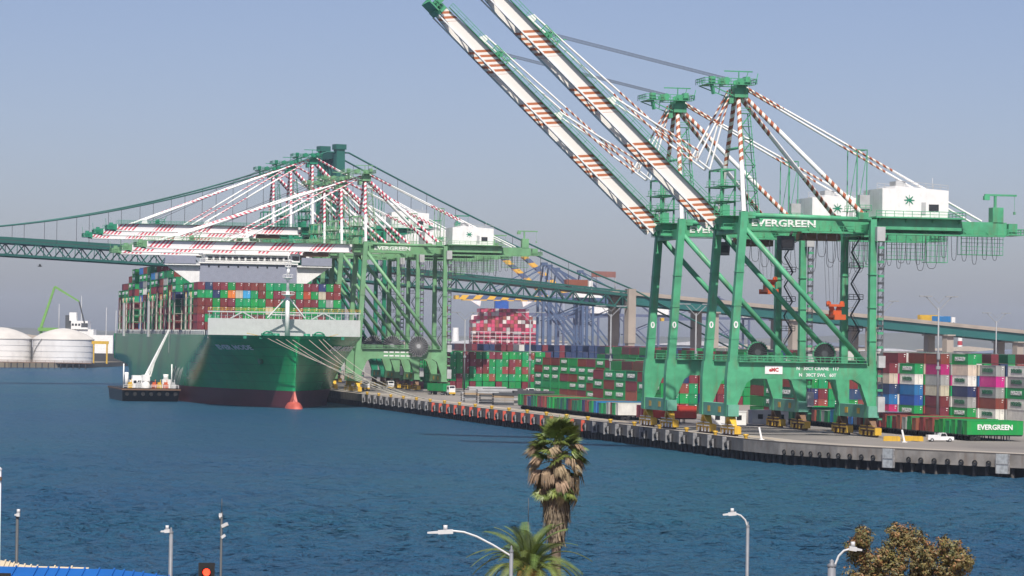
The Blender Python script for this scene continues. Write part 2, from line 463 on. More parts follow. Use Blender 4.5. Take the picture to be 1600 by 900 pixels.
# piles (fore row picked apart, one object each, shared mesh)
pile_me = MB().tube((0, 0, -3), (0, 0, ZQ - 2.3), .38, 8).mesh('pile', [mat('timber_pile', (.055, .05, .045), .8, var=.4)])
s = elen - 205
k = 0
while s < elen - 2:
    p, t = along(edge, s); n = Vector((t.y, -t.x))
    o = link('pile', pile_me, quay_wall, (p.x - n.x * .9, p.y - n.y * .9, 0)); s += 2.9; k += 1
s = 60
mb = MB()
while s < elen - 207:
    p, t = along(edge, s); n = Vector((t.y, -t.x))
    mb.tube((p.x - n.x * .9, p.y - n.y * .9, -3), (p.x - n.x * .9, p.y - n.y * .9, ZQ - 2.3), .38, 6); s += 3.2
stuff(mb.build('piling', pile_me.materials[0], quay_wall))
# fenders: boxed rubber units with posts on the berth, square panels on the bend
fen = MB()
fen.box(-.25, .25, -.9, 0, -2.9, .3, 0)
fm = [mat('fender_frame_grey', (.25, .25, .25), .6, var=.3, scale=2, dirt=.3), M['black'], mat('red_fender_post', (.55, .09, .05), .6), mat('pale_panel', (.40, .42, .42), .7, var=.25, scale=1.5)]
def fender_mesh(red):
    f = MB()
    f.box(-.17, .17, -.9, -.05, -2.5, .2, 2 if red else 0)
    f.box(.9, 3.1, -.42, -.02, -2.3, -.5, 1)
    f.box(.8, 3.2, -.55, -.42, -2.25, -2.1, 0); f.box(.8, 3.2, -.55, -.42, -.7, -.55, 0)
    f.tube((2.0, -.95, -1.4), (2.0, -.3, -1.4), .55, 12, 1)
    f.lathe([(.40, 0), (.52, .04), (.40, .08)], 12, 0, (0, 0, 0)) if False else None
    f.box(.85, 1.0, -.6, -.42, -2.3, -.5, 0); f.box(3.0, 3.15, -.6, -.42, -2.3, -.5, 0)
    f.beam((1.0, -.6, -2.2), (1.5, -.6, -.6), .10, .14, 0); f.beam((3.0, -.6, -2.2), (2.5, -.6, -.6), .10, .14, 0)
    return f.mesh('fender', fm)
fme = {r: fender_mesh(r) for r in (0, 1)}
def on_edge(s, back=0):
    p, t = along(edge, s); n = Vector((t.y, -t.x))
    return p, t, n
# n points to the water?  check with the known water side (-v)
_p, _t, _n = on_edge(300)
WS = 1 if _n.dot(Vector((-cos(TH), -sin(TH)))) > 0 else -1
U0 = 1180
nf = 0
for u in [x for x in range(-14, 420, 11)]:
    s = U0 - u
    p, t, n = on_edge(s); n = n * WS
    red = 1 if 105 < u < 300 else 0
    o = link('quay_bumper', fme[red], None, (p.x, p.y, ZQ), math.atan2(n.y, n.x) + pi / 2)
    nf += 1
    tag(o, f"{'rubber fender with red post' if red else 'grey framed rubber fender'} on quay wall, {nth(nf)} from the raised cranes", 'fender', 'fenders along the berth')
pan = MB(); pan.box(-1.3, 1.3, -.5, -.05, -3.4, .1, 3); pan.box(-1.45, -1.3, -.55, -.05, -3.4, .1, 0); pan.box(1.3, 1.45, -.55, -.05, -3.4, .1, 0); pan.box(-1.3, 1.3, -.55, -.5, -1.8, -1.6, 0)
pan_me = pan.mesh('fender_panel', fm)
for i, s in enumerate((elen - 158, elen - 131, elen - 110)):
    p, t, n = on_edge(s); n = n * WS
    tag(link('panel_bumper', pan_me, None, (p.x, p.y, ZQ), math.atan2(n.y, n.x) + pi / 2),
        f'square pale fender panel on the bent quay wall, {nth(i + 1)} after the bend', 'fender panel', 'fender panels past the bend')
tyre = MB()
for i in range(12):
    a0, a1 = 2 * pi * i / 12, 2 * pi * (i + 1) / 12
    tyre.tube((.45 * cos(a0), -.3, .45 * sin(a0)), (.45 * cos(a1), -.3, .45 * sin(a1)), .16, 5, 0, caps=False)
tyre_me = tyre.mesh('tyre', [M['black']])
nt_ = 0
s = elen - 190
while s < elen - 90:
    p, t, n = on_edge(s); n = n * WS
    if not any(abs(s - x) < 3 for x in (elen - 158, elen - 131, elen - 110)):
        nt_ += 1
        tag(link('tyre_bumper', tyre_me, None, (p.x, p.y, ZQ - 1.75), math.atan2(n.y, n.x) + pi / 2),
            f'black tyre hung low on the bent quay wall, {nth(nt_)} from the cranes', 'tyre', 'tyres hung on the quay wall')
    s += 3.1
# bollards
bol = MB().lathe([(.34, 0), (.30, .5), (.46, .75), (.46, .95), (0.0, 1.0)], 10)
bol_me = bol.mesh('bollard', [M['yellow']])
BOL = []
for i, u in enumerate(list(range(-25, 420, 22))):
    p, t, n = on_edge(U0 - u); n = n * WS
    o = link('bollard', bol_me, None, (p.x - n.x * .8, p.y - n.y * .8, ZQ)); BOL.append((u, o))
    o.scale = (1.2, 1.2, 1.1)
    tag(o, f'yellow mooring bollard on the quay edge, {nth(i + 1)} from the bend', 'bollard', 'bollards on the quay')
# far shores and hills
mb = MB()
far_pts = [(-4000, 2080), (-330, 2100), (-285, 2150), (-260, 2600), (-250, 9000), (-4000, 9000)]
sheet('far_shore_ground', far_pts, 3.2, M['soil'], 4)
random.seed(3)
def ridge(name, Y, x0, x1, h, seed, m, n=70, dep=600):
    r = random.Random(seed); mb = MB(); ph = [r.uniform(0, 6.3) for _ in range(6)]; rows = 6; k0 = 0
    for j in range(rows + 1):
        for i in range(n + 1):
            x = x0 + (x1 - x0) * i / n; t = i / n
            prof = .55 + .22 * sin(5 * t + ph[0]) + .13 * sin(13 * t + ph[1]) + .07 * sin(31 * t + ph[2]) + .03 * sin(71 * t + ph[3])
            zz = max(2, h * prof) * sin(pi * .5 * j / rows) * (1 + .06 * sin(40 * t + 7 * j / rows + ph[4]))
            mb.v.append((x, Y + dep * j / rows + 60 * sin(17 * t + ph[5]), zz))
    for j in range(rows):
        for i in range(n):
            a = j * (n + 1) + i; mb.face((a, a + 1, a + n + 2, a + n + 1), 0, None, True)
    return struct(mb.build(name, m))
ridge('hills', 7600, -3000, 3000, 62, 5, M['hill'])
ridge('hills', 5200, -2600, 2800, 32, 9, M['hill'])
# ================================================================== ship-to-shore cranes
EVG = {}
def everg(size, m):
    key = (size, m.name)
    if key not in EVG: EVG[key] = text_mesh('lettering', 'EVERGREEN', size, m, .03, size * .03)
    return EVG[key]
def seg_tube(mb, p0, p1, r, cuts, n=8):
    """pipe in sections of (fraction end, slot)"""
    p0 = Vector(p0); p1 = Vector(p1); a = 0
    for e, m in cuts:
        mb.tube(p0.lerp(p1, a), p0.lerp(p1, e), r, n, m, caps=False); a = e
    return mb
def make_crane(name, label, group, zb, za, out, raised, G, GS, STR, BM, reel_r, detail, Wd=18.5, gauge=30.5, rear=62.5):
    R = thing(name, label, 'gantry crane', (0, 0, 0), 0, group)
    wh, gr, dk = M['white'], M['grey'], M['dgrey']
    Y0, Y1, YC = 0.0, Wd, Wd / 2
    topx = 2.2
    # legs
    for y in (Y0, Y1):
        for ws in (1, 0):
            mb = MB()
            if ws:
                mb.hexa([(-.95, y - .9, 11.9), (.75, y - .9, 11.9), (.75, y + .9, 11.9), (-.95, y + .9, 11.9)],
                        [(topx - .78, y - .8, zb + 2), (topx + .72, y - .8, zb + 2), (topx + .72, y + .8, zb + 2), (topx - .78, y + .8, zb + 2)])
                poly = [(-1.25, 3.9), (1.15, 3.9), (1.15, 6.6), (3.0, 11.0), (4.4, 11.9), (4.4, 12.1), (.0, 15.3), (-.95, 15.3), (-1.25, 11.9)]
            else:
                mb.hexa([(gauge - .65, y - .8, 11.9), (gauge + .85, y - .8, 11.9), (gauge + .85, y + .8, 11.9), (gauge - .65, y + .8, 11.9)],
                        [(gauge - .65, y - .7, zb + 1), (gauge + .65, y - .7, zb + 1), (gauge + .65, y + .7, zb + 1), (gauge - .65, y + .7, zb + 1)])
                poly = [(gauge - 1.05, 3.9), (gauge + 1.15, 3.9), (gauge + 1.15, 15.3), (gauge, 15.3), (gauge - 4.2, 12.1), (gauge - 4.2, 11.9), (gauge - 2.6, 11.0), (gauge - 1.05, 6.6)]
            mb.prism(poly, y - 1.0, y + 1.0)
            for zz in (20, 27, 34):
                if zz < zb - 4:
                    f = (zz - 11.9) / (zb - 9.9) if ws else 0
                    cx = topx * f if ws else gauge + .05
                    mb.box(cx - (.98 if ws else .82), cx + .86, y - .95, y + .95, zz, zz + .16)
            leg = mb.build('leg', G, R)
            if detail and ws:
                nm = text_mesh('number', '0', 2.0, M['letter'], .02, .05)
                link('number', nm, leg, (.55, y - .93, 23.0), rot=(pi / 2, 0, 0))
    # portal beams with walkway
    for y in (Y0, Y1):
        mb = MB()
        mb.box(1.0, gauge - 1.0, y - .82, y + .82, 11.9, 15.3)
        mb.box(1.2, gauge - 1.2, y - 1.5, y + 1.5, 15.3, 15.42)
        mb.rail((1.4, y - 1.45, 15.42), (gauge - 1.4, y - 1.45, 15.42), 1.1, 2.2, .06)
        mb.rail((1.4, y + 1.45, 15.42), (gauge - 1.4, y + 1.45, 15.42), 1.1, 2.2, .06)
        pb = mb.build('portal_beam', G, R)
        if y == Y0:
            if detail:
                sg = MB().box(7.0, 10.8, y - .9, y - .84, 12.9, 14.6)
                sn = sg.build('sign', M['white'], pb)
                link('emblem', text_mesh('emblem', 'eMC', 1.05, M['red'], .01, .05), sn, (8.9, y - .93, 13.75), rot=(pi / 2, 0, 0))
                for k, tx in enumerate(('N   30CT CRANE   117', 'N   30CT SWL   60T')):
                    link('lettering', text_mesh('lettering', tx, .95, M['letter'], .01, .02), pb, (18.5, y - .86, 14.1 - 1.35 * k), rot=(pi / 2, 0, 0))
            else:
                for zz in (12.7, 14.0):
                    for xx in range(9, 22, 2):
                        mb2 = MB().box(xx, xx + 1.5, y - .9, y - .83, zz, zz + .42)
                        mb2.build('lettering', M['letter'], pb)
    # sill beams joining the legs along the rails
    for x in (-.05, gauge + .05):
        mb = MB()
        mb.box(x - 1.0, x + 1.0, 1.02, Wd - 1.02, 3.9, 6.6)
        mb.box(x - 1.15, x + 1.15, Y0 - 2.0, Y0 - 1.02, 4.0, 6.4); mb.box(x - 1.15, x + 1.15, Wd + 1.02, Wd + 2.0, 4.0, 6.4)
        sb = mb.build('sill_beam', GS, R)
        for yy in (5.0, 13.0):
            MB().box(x - 1.06, x - 1.0, yy - .9, yy + .9, 4.7, 5.9).build('number_plate', M['yellow'], sb)
    # cross beams at the girder level
    mb = MB(); mb.box(topx - .9, topx + .9, .96, Wd - .96, zb - 2.4, zb - .2); mb.build('cross_beam', G, R)
    mb = MB(); mb.box(gauge - .7, gauge + .7, .82, Wd - .82, zb - 2.2, zb); mb.build('cross_beam', G, R)
    # bogies
    ymat = M['yellow']
    wheel_me = MB().tube((-.22, 0, 0), (.22, 0, 0), .42, 12).mesh('wheel', [M['brown']])
    for x, bm_ in ((0, [ymat, M['white'], M['brown']]), (gauge, [M['brown'], M['yellow'], M['dgrey']])):
        for y in (Y0, Y1):
            mb = MB()
            mb.prism([(-.1, 0), (.1, 0), (.1, .1), (-.1, .1)], 0, .1)
            mb = MB()
            for sgn in (-1, 1):
                yy = y + sgn * 2.6
                mb.hexa([(x - .45, yy - .5, 2.0), (x + .45, yy - .5, 2.0), (x + .45, yy + .5, 2.0), (x - .45, yy + .5, 2.0)],
                        [(x - .8, y + sgn * .3 - .5, 3.9), (x + .8, y + sgn * .3 - .5, 3.9), (x + .8, y + sgn * .3 + .5, 3.9), (x - .8, y + sgn * .3 + .5, 3.9)])
                mb.box(x - .55, x + .55, yy - 2.2, yy + 2.2, 1.35, 2.05)
                for k in (-1.4, 1.4):
                    mb.box(x - .5, x + .5, yy + k - .75, yy + k + .75, .55, 1.4)
                    mb.box(x - .62, x - .5, yy + k - .5, yy + k + .5, .3, 1.1, 1)
                mb.box(x - .75, x - .62, yy - 2.0, yy + 2.0, 1.5, 1.7, 1); mb.box(x - .75, x - .62, yy - 2.0, yy + 2.0, 2.2, 2.35, 1)
            bs_ = 1 if x else 0
            mb.box(x - .7, x + .7, y - 5.3, y - 4.8, .4, 1.9, bs_); mb.box(x - .7, x + .7, y + 4.8, y + 5.3, .4, 1.9, bs_)
            bo = mb.build('bogie', bm_, R)
            for sgn in (-1, 1):
                for k in (-2.0, -.8, .8, 2.0):
                    if detail: link('wheel', wheel_me, bo, (x, y + sgn * 2.6 + k, .45))
    # braces and top ties
    for y in (Y0, Y1):
        mb = MB().tube((topx + .4, y, zb - 1.6), (gauge - 1.6, y, 15.6), .60, 10); mb.build('diagonal_brace', G, R)
        mb = MB().tube((topx + .6, y, zb + 1.3), (gauge - .4, y, zb + .9), .55, 10)
        mb.beam((topx, y, zb + 1.3), (topx + 2.4, y, zb + 1.3), 1.0, 1.3); mb.build('top_tie', G, R)
    # girders with lettering
    for y, near in ((YC - 3.2, 1), (YC + 3.2, 0)):
        mb = MB()
        mb.box(-1.2, rear, y - .65, y + .65, zb - 1.5, zb + 1.2)
        mb.box(-1.0, rear, y - (1.9 if near else -.65), y + (1.9 if not near else -.65), zb - 1.7, zb - 1.58)
        yy = y - 1.85 if near else y + 1.85
        mb.rail((-1, yy, zb - 1.6), (rear, yy, zb - 1.6), 1.15, 2.6, .05)
        for i in range(12):
            x = 2 + i * (rear - 4) / 11
            mb.box(x - .1, x + .1, y - .72, y + .72, zb - 1.52, zb + 1.22)
        g = mb.build('girder', G, R)
        if near: lt = link('lettering', everg(2.2 if detail else 2.0, M['letter']), g, (12.6, y - .74, zb - .1), rot=(pi / 2, 0, 0)); lt.scale = (1.22, .9, 1)
    # rear platform, ties between girders
    mb = MB()
    for x in [6, 18, gauge + 6, 44, 54, rear - .5]:
        mb.box(x - .3, x + .3, YC - 2.5, YC + 2.5, zb - .8, zb + .2)
    mb.build('girder_tie', G, R)
    mb = MB()
    mb.box(32, 52, YC - 7.2, YC + 7.2, zb + 1.5, zb + 1.8); mb.box(32.5, 51.5, YC - 6.0, YC + 6.0, zb - .9, zb + 1.5)
    for yy in (YC - 7.1, YC + 7.1): mb.rail((32, yy, zb + 1.8), (52, yy, zb + 1.8), 1.2, 2.0, .06)
    mb.rail((52, YC - 7.1, zb + 1.8), (52, YC + 7.1, zb + 1.8), 1.2, 2.0, .06)
    for x in (33, 39, 45, 51): mb.beam((x, YC - 7.0, zb + 1.5), (x, YC - 3.5, zb - 1.2), .25, .3)
    mb.build('house_platform', G, R)
    # machinery house
    mh = MB()
    mh.prism([(33.6, zb + 1.8), (48.4, zb + 1.8), (48.4, zb + 7.6), (36.5, zb + 8.4), (36.4, zb + 7.8), (33.6, zb + 7.8)], YC - 6.2, YC + 6.2)
    for x in (33.7, 36.5, 39.4, 42.3, 45.3, 48.3): mh.box(x - .08, x + .08, YC - 6.27, YC - 6.2, zb + 1.9, zb + 7.5)
    house = mh.build('machinery_house', wh, R)
    rf = MB()
    rf.rail((36.6, YC - 6.1, zb + 8.4), (48.3, YC - 6.1, zb + 7.6), 1.1, 1.6, .05); rf.rail((36.6, YC + 6.1, zb + 8.4), (48.3, YC + 6.1, zb + 7.6), 1.1, 1.6, .05)
    rf.box(38, 40.2, YC - 2, YC + 2, zb + 8.0, zb + 9.6); rf.tube((47, YC, zb + 7.5), (47, YC, zb + 10.5), .06, 5)
    rf.build('roof_railing', gr, house)
    MB().box(42.3, 43.3, YC - 6.3, YC - 6.2, zb + 2.4, zb + 5.0).build('door', M['grey'], house)
    wv = MB().box(44.0, 46.2, YC - 6.3, YC - 6.2, zb + 3.2, zb + 4.6); wv.build('window', M['glass'], house)
    lg = MB()
    for i in range(8):
        a = i * pi / 4
        lg.beam((39.6 + .25 * cos(a), YC - 6.24, zb + 5.4 + .25 * sin(a)), (39.6 + 1.15 * cos(a), YC - 6.24, zb + 5.4 + 1.15 * sin(a)), .06, .34, 0, .06, .14)
    lg.tube((39.6, YC - 6.28, zb + 5.4), (39.6, YC - 6.2, zb + 5.4), .35, 8)
    lg.build('logo', M['cg3'], house)
    # A-frame
    ap = (3.4, YC, za)
    for y, s in ((Y0, -1), (Y1, 1)):
        mb = MB(); seg_tube(mb, (topx, y, zb + 2), (3.0, YC + s * 1.3, za - 2.5), .5, [(.42, 1), (1, 0)], 9); mb.build('mast_leg', [STR, wh], R)
        mb = MB(); seg_tube(mb, (4.4, YC + s * 1.5, za - 2.8), (gauge - 2.2, y, zb + 2.0), .5, [(.30, 0), (.66, 1), (1, 0)], 9); mb.build('back_leg', [STR, wh], R)
        mb = MB(); p0 = (4.6, YC + s * 1.0, za - .6); p1 = (rear - 5.5, YC + s * 3.2, zb + 1.4)
        seg_tube(mb, p0, p1, .26, [(.16, 0), (.42, 1), (.62, 0), (1, 1)], 7); mb.build('backstay', [STR, wh], R)
        mb = MB().box(gauge - 3.4, gauge - 1.2, y - .8, y + .8, zb + 1.0, zb + 2.4); mb.build('mast_foot', G, R)
    # mast cross tie
    f = .55
    mb = MB(); mb.tube((topx + .4, YC * f, zb + 2 + (za - zb - 4.5) * f), (topx + .4, Wd - YC * f, zb + 2 + (za - zb - 4.5) * f), .3, 7); mb.build('mast_tie', G, R)
    # apex head with platform, sheaves and railings
    mb = MB()
    mb.box(1.9, 4.9, YC - 2.3, YC + 2.3, za - 2.9, za - .9)
    mb.box(-4.4, 6.0, YC - 3.6, YC - 2.2, za - .35, za - .25); mb.box(-4.4, 6.0, YC + 2.2, YC + 3.6, za - .35, za - .25)
    mb.box(-4.4, -3.0, YC - 2.2, YC + 2.2, za - .35, za - .25); mb.box(2.4, 4.4, YC - 2.2, YC + 2.2, za - .9, za - .25)
    mb.box(-3.8, -2.6, YC - 3.2, YC - 2.0, za - .2, za + 1.3); mb.box(4.6, 5.6, YC - 1.2, YC + 1.2, za - .2, za + 1.6)
    for xx in (-1.6, .9, 4.2): mb.beam((xx, YC - 3.4, za - .3), (xx, YC - 2.3, za - 2.2), .14, .14)
    mb.beam((-3.4, YC - 3.0, za - .3), (-2.8, YC - 2.6, za - 2.4), .7, .5)
    mb.rail((-5, YC - 3.5, za - .2), (6.4, YC - 3.5, za - .2), 1.15, 1.4, .07); mb.rail((-5, YC + 3.5, za - .2), (6.4, YC + 3.5, za - .2), 1.15, 1.4, .07)
    mb.rail((6.4, YC - 3.5, za - .2), (6.4, YC + 3.5, za - .2), 1.15, 1.4, .07); mb.rail((-5, YC - 3.5, za - .2), (-5, YC + 3.5, za - .2), 1.15, 1.4, .07)
    for yy in (YC - 2, YC, YC + 2):
        mb.tube((.2, yy - .2, za + .6), (.2, yy + .2, za + .6), .75, 12); mb.box(-.2, .6, yy - .4, yy + .4, za - .2, za + .4)
        mb.tube((3.4, yy - .2, za + .5), (3.4, yy + .2, za + .5), .6, 12); mb.box(3.0, 3.8, yy - .35, yy + .35, za - .2, za + .3)
    mb.beam((2.6, YC - 2.8, za - .2), (2.6, YC - 2.8, za + 2.6), .2, .2); mb.beam((-.6, YC - 2.8, za + 2.5), (5.6, YC - 2.8, za + 2.5), .2, .25)
    mb.beam((5.4, YC + 2.8, za - .2), (6.3, YC + 2.8, za + 2.9), .14, .14); mb.beam((6.3, YC - 2.8, za - .2), (6.8, YC - 2.8, za + 2.2), .14, .14)
    mb.beam((-4.4, YC - 3.4, za - .3), (1.6, YC - 2.4, za - 2.6), .2, .2); mb.beam((-4.4, YC + 3.4, za - .3), (1.6, YC + 2.4, za - 2.6), .2, .2)
    mb.box(.8, 1.7, YC - 2.2, YC + 2.2, za - 4.2, za - 2.6)
    mb.build('apex_head', G, R)
    # stair and lift lattice behind the mast, between girder and apex
    mb = MB()
    xs, ys = (5.0, 7.0), (YC - 4.6, YC - 2.8)
    hx = zb + 2 + (za - zb) * .72
    for i, (zz0, zz1, sh) in enumerate(((zb + 1.2, hx, -1.6),)):
        for xx in xs:
            for yy in ys: mb.beam((xx + 0, yy, zz0), (xx + sh, yy + 2.6, zz1), .16, .16)
        n = int((zz1 - zz0) / 2.6)
        for k in range(n + 1):
            f = k / n; z = zz0 + (zz1 - zz0) * f; dx = sh * f; dy = 2.6 * f
            mb.box(xs[0] + dx - .2, xs[1] + dx + .2, ys[0] + dy - .2, ys[1] + dy + .2, z - .07, z)
            mb.rail((xs[0] + dx, ys[0] + dy, z), (xs[1] + dx, ys[0] + dy, z), 1.05, 2, .05)
            if k < n:
                a, b = (xs if k % 2 else xs[::-1]); mb.beam((a + dx, ys[0] + dy + .5, z), (b + dx, ys[0] + dy + .7, z + 2.6), .5, .12)
    mb.build('mast_stair', G, R)
    # hinge tower at the waterside leg tops
    mb = MB()
    for xx in (-1.4, 1.6):
        for yy in (YC - 4.5, YC + 4.5):
            mb.beam((xx, yy, zb + 1.2), (xx, yy, zb + 11.0), .35, .35)
        for z in (zb + 4.2, zb + 7.4, zb + 11.0): mb.beam((xx, YC - 4.5, z), (xx, YC + 4.5, z), .3, .35)
    for yy in (YC - 4.5, YC + 4.5):
        for z in (zb + 4.2, zb + 7.4, zb + 11.0):
            mb.beam((-1.4, yy, z), (1.6, yy, z), .25, .3)
        mb.beam((-1.4, yy, zb + 1.2), (1.6, yy, zb + 7.4), .16, .16)
        mb.box(-2.6, 2.6, yy - .9, yy + .9, zb + 4.3, zb + 4.4); mb.rail((-2.6, yy - .9, zb + 4.4), (2.6, yy - .9, zb + 4.4), 1.1, 1.2, .06)
        mb.box(-2.2, 2.4, yy - .9, yy + .9, zb + 7.5, zb + 7.6); mb.rail((-2.2, yy - .9, zb + 7.6), (2.4, yy - .9, zb + 7.6), 1.1, 1.2, .06)
        mb.box(-1.2, .4, yy - .5, yy + .5, zb + 1.4, zb + 3.6)
    mb.rail((-3.0, YC - 5, zb + 1.3), (4, YC - 5, zb + 1.3), 1.1, 1.2, .06)
    mb.box(-3.0, 4.0, YC - 5.4, YC - 3.9, zb + 1.2, zb + 1.3)
    mb.build('hinge_tower', G, R)
    # posts carrying the backstays above the landside legs
    mb = MB()
    tz = zb + (za - zb) * (1 - (gauge - 1 - 4.6) / (rear - 10)) + 0.6
    for yy in (YC - 3.2, YC + 3.2):
        for xx in (gauge - 1.6, gauge + .6): mb.beam((xx, yy, zb + 1.2), (xx, yy, tz), .18, .18)
        mb.beam((gauge - 1.6, yy, tz), (gauge + .6, yy, tz), .2, .2); mb.beam((gauge - 1.6, yy, zb + 2), (gauge + .6, yy, tz - .5), .12, .12)
        mb.box(gauge - 2.4, gauge + 1.4, yy - 1, yy + 1, zb + 3.0, zb + 3.1); mb.rail((gauge - 2.4, yy - 1, zb + 3.1), (gauge + 1.4, yy - 1, zb + 3.1), 1.1, 1.2, .06)
    mb.beam((gauge + .6, YC - 3.2, tz), (gauge + .6, YC + 3.2, tz), .2, .2)
    mb.build('stay_post_frame', G, R)
    # white electrical boxes, landside
    MB().box(gauge + .2, gauge + 2.0, -2.4, -1.0, zb - 3.6, zb - .6).build('electric_box', gr, R)
    MB().box(gauge + .8, gauge + 2.3, -2.6, -1.3, 14.5, 17.0).build('electric_box', gr, R)
    MB().box(gauge + .8, gauge + 2.3, -2.6, -1.3, 5.2, 8.4).build('electric_box', gr, R)
    if detail: MB().box(gauge - 1.0, gauge + 1.2, YC - 3.6, YC - 1.2, zb + 3.2, zb + 6.4).build('electric_box', gr, R)
    # lift ladder on the near landside leg
    mb = MB()
    lx = gauge + 1.5
    for dx in (-.55, .55):
        for yy in (-1.6, -.9): mb.beam((lx + dx, yy, 3.0), (lx + dx, yy, zb - 1), .10, .10)
    z = 3.5
    while z < zb - 1.5:
        mb.box(lx - .6, lx + .6, -1.65, -.85, z, z + .5, 1 if int(z * 10) % 2 else 0); mb.beam((lx - .55, -1.6, z), (lx + .55, -1.6, z + 1.45), .07, .07)
        z += 1.5
    mb.build('lift_ladder', [M['dgrey'], G], R)
    # zigzag stair on the far landside leg
    mb = MB(); z = 15.4; k = 0
    while z < zb - 5:
        a, b = (gauge + 1.0, gauge + 3.0) if k % 2 else (gauge + 3.0, gauge + 1.0)
        mb.beam((a, Wd - 1.8, z), (b, Wd - 1.8, z + 3.4), .7, .18)
        mb.beam((a, Wd - 1.8, z + 1.0), (b, Wd - 1.8, z + 4.4), .08, .08)
        if k % 2: mb.box(gauge + .4, gauge + 3.6, Wd - 2.2, Wd - 1.0, z + 3.35, z + 3.5); mb.rail((gauge + .4, Wd - 2.2, z + 3.5), (gauge + 3.6, Wd - 2.2, z + 3.5), 1.0, 1.0, .07)
        z += 3.4; k += 1
    mb.build('zigzag_stair', dk, R)
    # cable reel on the portal beam
    if reel_r:
        rl = MB(); rx, ry, rzz = 21.0, (-2.2 if not detail else 2.6), (16.4 if not detail else 17.2); n = 26
        rl.tube((rx, ry - .45, rzz), (rx, ry + .45, rzz), .7, 12)
        for k in range(n):
            a = 2 * pi * k / n
            rl.beam((rx + .5 * cos(a), ry - .3, rzz + .5 * sin(a)), (rx + reel_r * cos(a), ry - .3, rzz + reel_r * sin(a)), .06, .09)
            rl.beam((rx + .5 * cos(a), ry + .3, rzz + .5 * sin(a)), (rx + reel_r * cos(a), ry + .3, rzz + reel_r * sin(a)), .06, .09)
            b = a + 2 * pi / n; r2 = reel_r * .86
            rl.beam((rx + r2 * cos(a), ry, rzz + r2 * sin(a)), (rx + r2 * cos(b), ry, rzz + r2 * sin(b)), .5, .25, 1)
        n2 = 30
        for k in range(n2):
            a = 2 * pi * k / n2; b = a + 2 * pi / n2; r2 = reel_r * .55
            rl.hexa([(rx + .6 * cos(a), ry - .16, rzz + .6 * sin(a)), (rx + .6 * cos(b), ry - .16, rzz + .6 * sin(b)), (rx + .6 * cos(b), ry + .16, rzz + .6 * sin(b)), (rx + .6 * cos(a), ry + .16, rzz + .6 * sin(a))],
                    [(rx + reel_r * .84 * cos(a), ry - .16, rzz + reel_r * .84 * sin(a)), (rx + reel_r * .84 * cos(b), ry - .16, rzz + reel_r * .84 * sin(b)), (rx + reel_r * .84 * cos(b), ry + .16, rzz + reel_r * .84 * sin(b)), (rx + reel_r * .84 * cos(a), ry + .16, rzz + reel_r * .84 * sin(a))], 2)
        rl.build('cable_reel', [M['grey'], M['dgrey'], M['black']] if not detail else [M['dgrey'], G, M['black']], R)
    # trolley, cab, spreader
    tx = 21.5 if raised else (-26 if detail else -14)
    mb = MB(); mb.box(tx - 4.2, tx + 4.2, YC - 2.4, YC + 2.4, zb - 3.4, zb - 2.0); mb.box(tx - 3.8, tx - 1.4, YC - 2.8, YC + 2.8, zb - 2.0, zb - .8)
    mb.box(tx + 1.2, tx + 3.6, YC - 2.8, YC + 2.8, zb - 2.0, zb - .8)
    mb.rail((tx - 4.2, YC - 2.4, zb - 2.0), (tx + 4.2, YC - 2.4, zb - 2.0), 1.0, 1.2, .06)
    mb.build('trolley', [M['brown']], R)
    cx = tx - 7.2
    mb = MB(); mb.prism([(cx - 1.4, zb - 5.6), (cx + 1.4, zb - 5.6), (cx + 1.6, zb - 2.6), (cx - 1.6, zb - 2.6)], YC - 1.3, YC + 1.3)
    mb.beam((cx + 1, YC, zb - 2.6), (cx + 1.4, YC, zb - 1.4), .5, .5); cab = mb.build('operator_cab', M['dgrey'] if detail else wh, R)
    MB().box(cx - 1.2, cx + 1.2, YC - 1.36, YC - 1.3, zb - 5.0, zb - 3.4).build('window', M['glass'], cab)
    if raised:
        sz = 25.5
        mb = MB()
        for dx, dy in ((-1.6, -1.2), (1.6, -1.2), (-1.6, 1.2), (1.6, 1.2), (-.8, -1.2), (.8, 1.2)):
            mb.beam((tx + 4 + dx * 1.5, YC + dy, zb - 3.2), (tx + 4 + dx, YC + dy, sz + 2.6), .05, .05)
        mb.build('hoist_rope', M['rope'], R)
        mb = MB(); c = tx + 4
        mb.box(c - 1.15, c + 1.15, YC - 3.2, YC + 3.2, sz - .5, sz); mb.box(c - .9, c + .9, YC - 1.6, YC + 1.6, sz, sz + 1.0)
        mb.box(c - 1.7, c + 1.7, YC - 1.1, YC + 1.1, sz + 1.8, sz + 2.3)
        for dx in (-1.0, 1.0): mb.beam((c + dx * .6, YC, sz + .9), (c + dx, YC, sz + 1.9), .5, 1.0)
        for dx in (-1.5, 1.5): mb.tube((c + dx, YC - .3, sz + 2.5), (c + dx, YC + .3, sz + 2.5), .5, 12)
        for yy in (-3.2, 3.2): mb.box(c - 1.25, c + 1.25, YC + yy - .3, YC + yy + .3, sz - 1.0, sz + .1)
        mb.build('spreader', M['orange'], R)
    # festoon: carrier beam and hanging cable loops
    mb = MB(); fy = YC - 5.6
    mb.box(16, rear - 1, fy - .1, fy + .1, zb - 2.0, zb - 1.7)
    for x in range(18, int(rear), 5): mb.beam((x, fy, zb - 1.8), (x, YC - 3.8, zb - 1.0), .12, .14)
    mb.build('festoon_beam', G, R)
    rs = random.Random(int(zb)); x = 17.0
    mb = MB()
    while x < 45:
        w = rs.uniform(2.0, 3.0); d = rs.uniform(4.2, 7.6)
        pts = [(x + w * t / 8, fy, zb - 2.0 - d * math.sqrt(max(0, 1 - (2 * t / 8 - 1) ** 4)) ** .9) for t in range(9)]
        mb.path(pts, .06, 4); x += w * rs.choice((1, 1.2, 2.0))
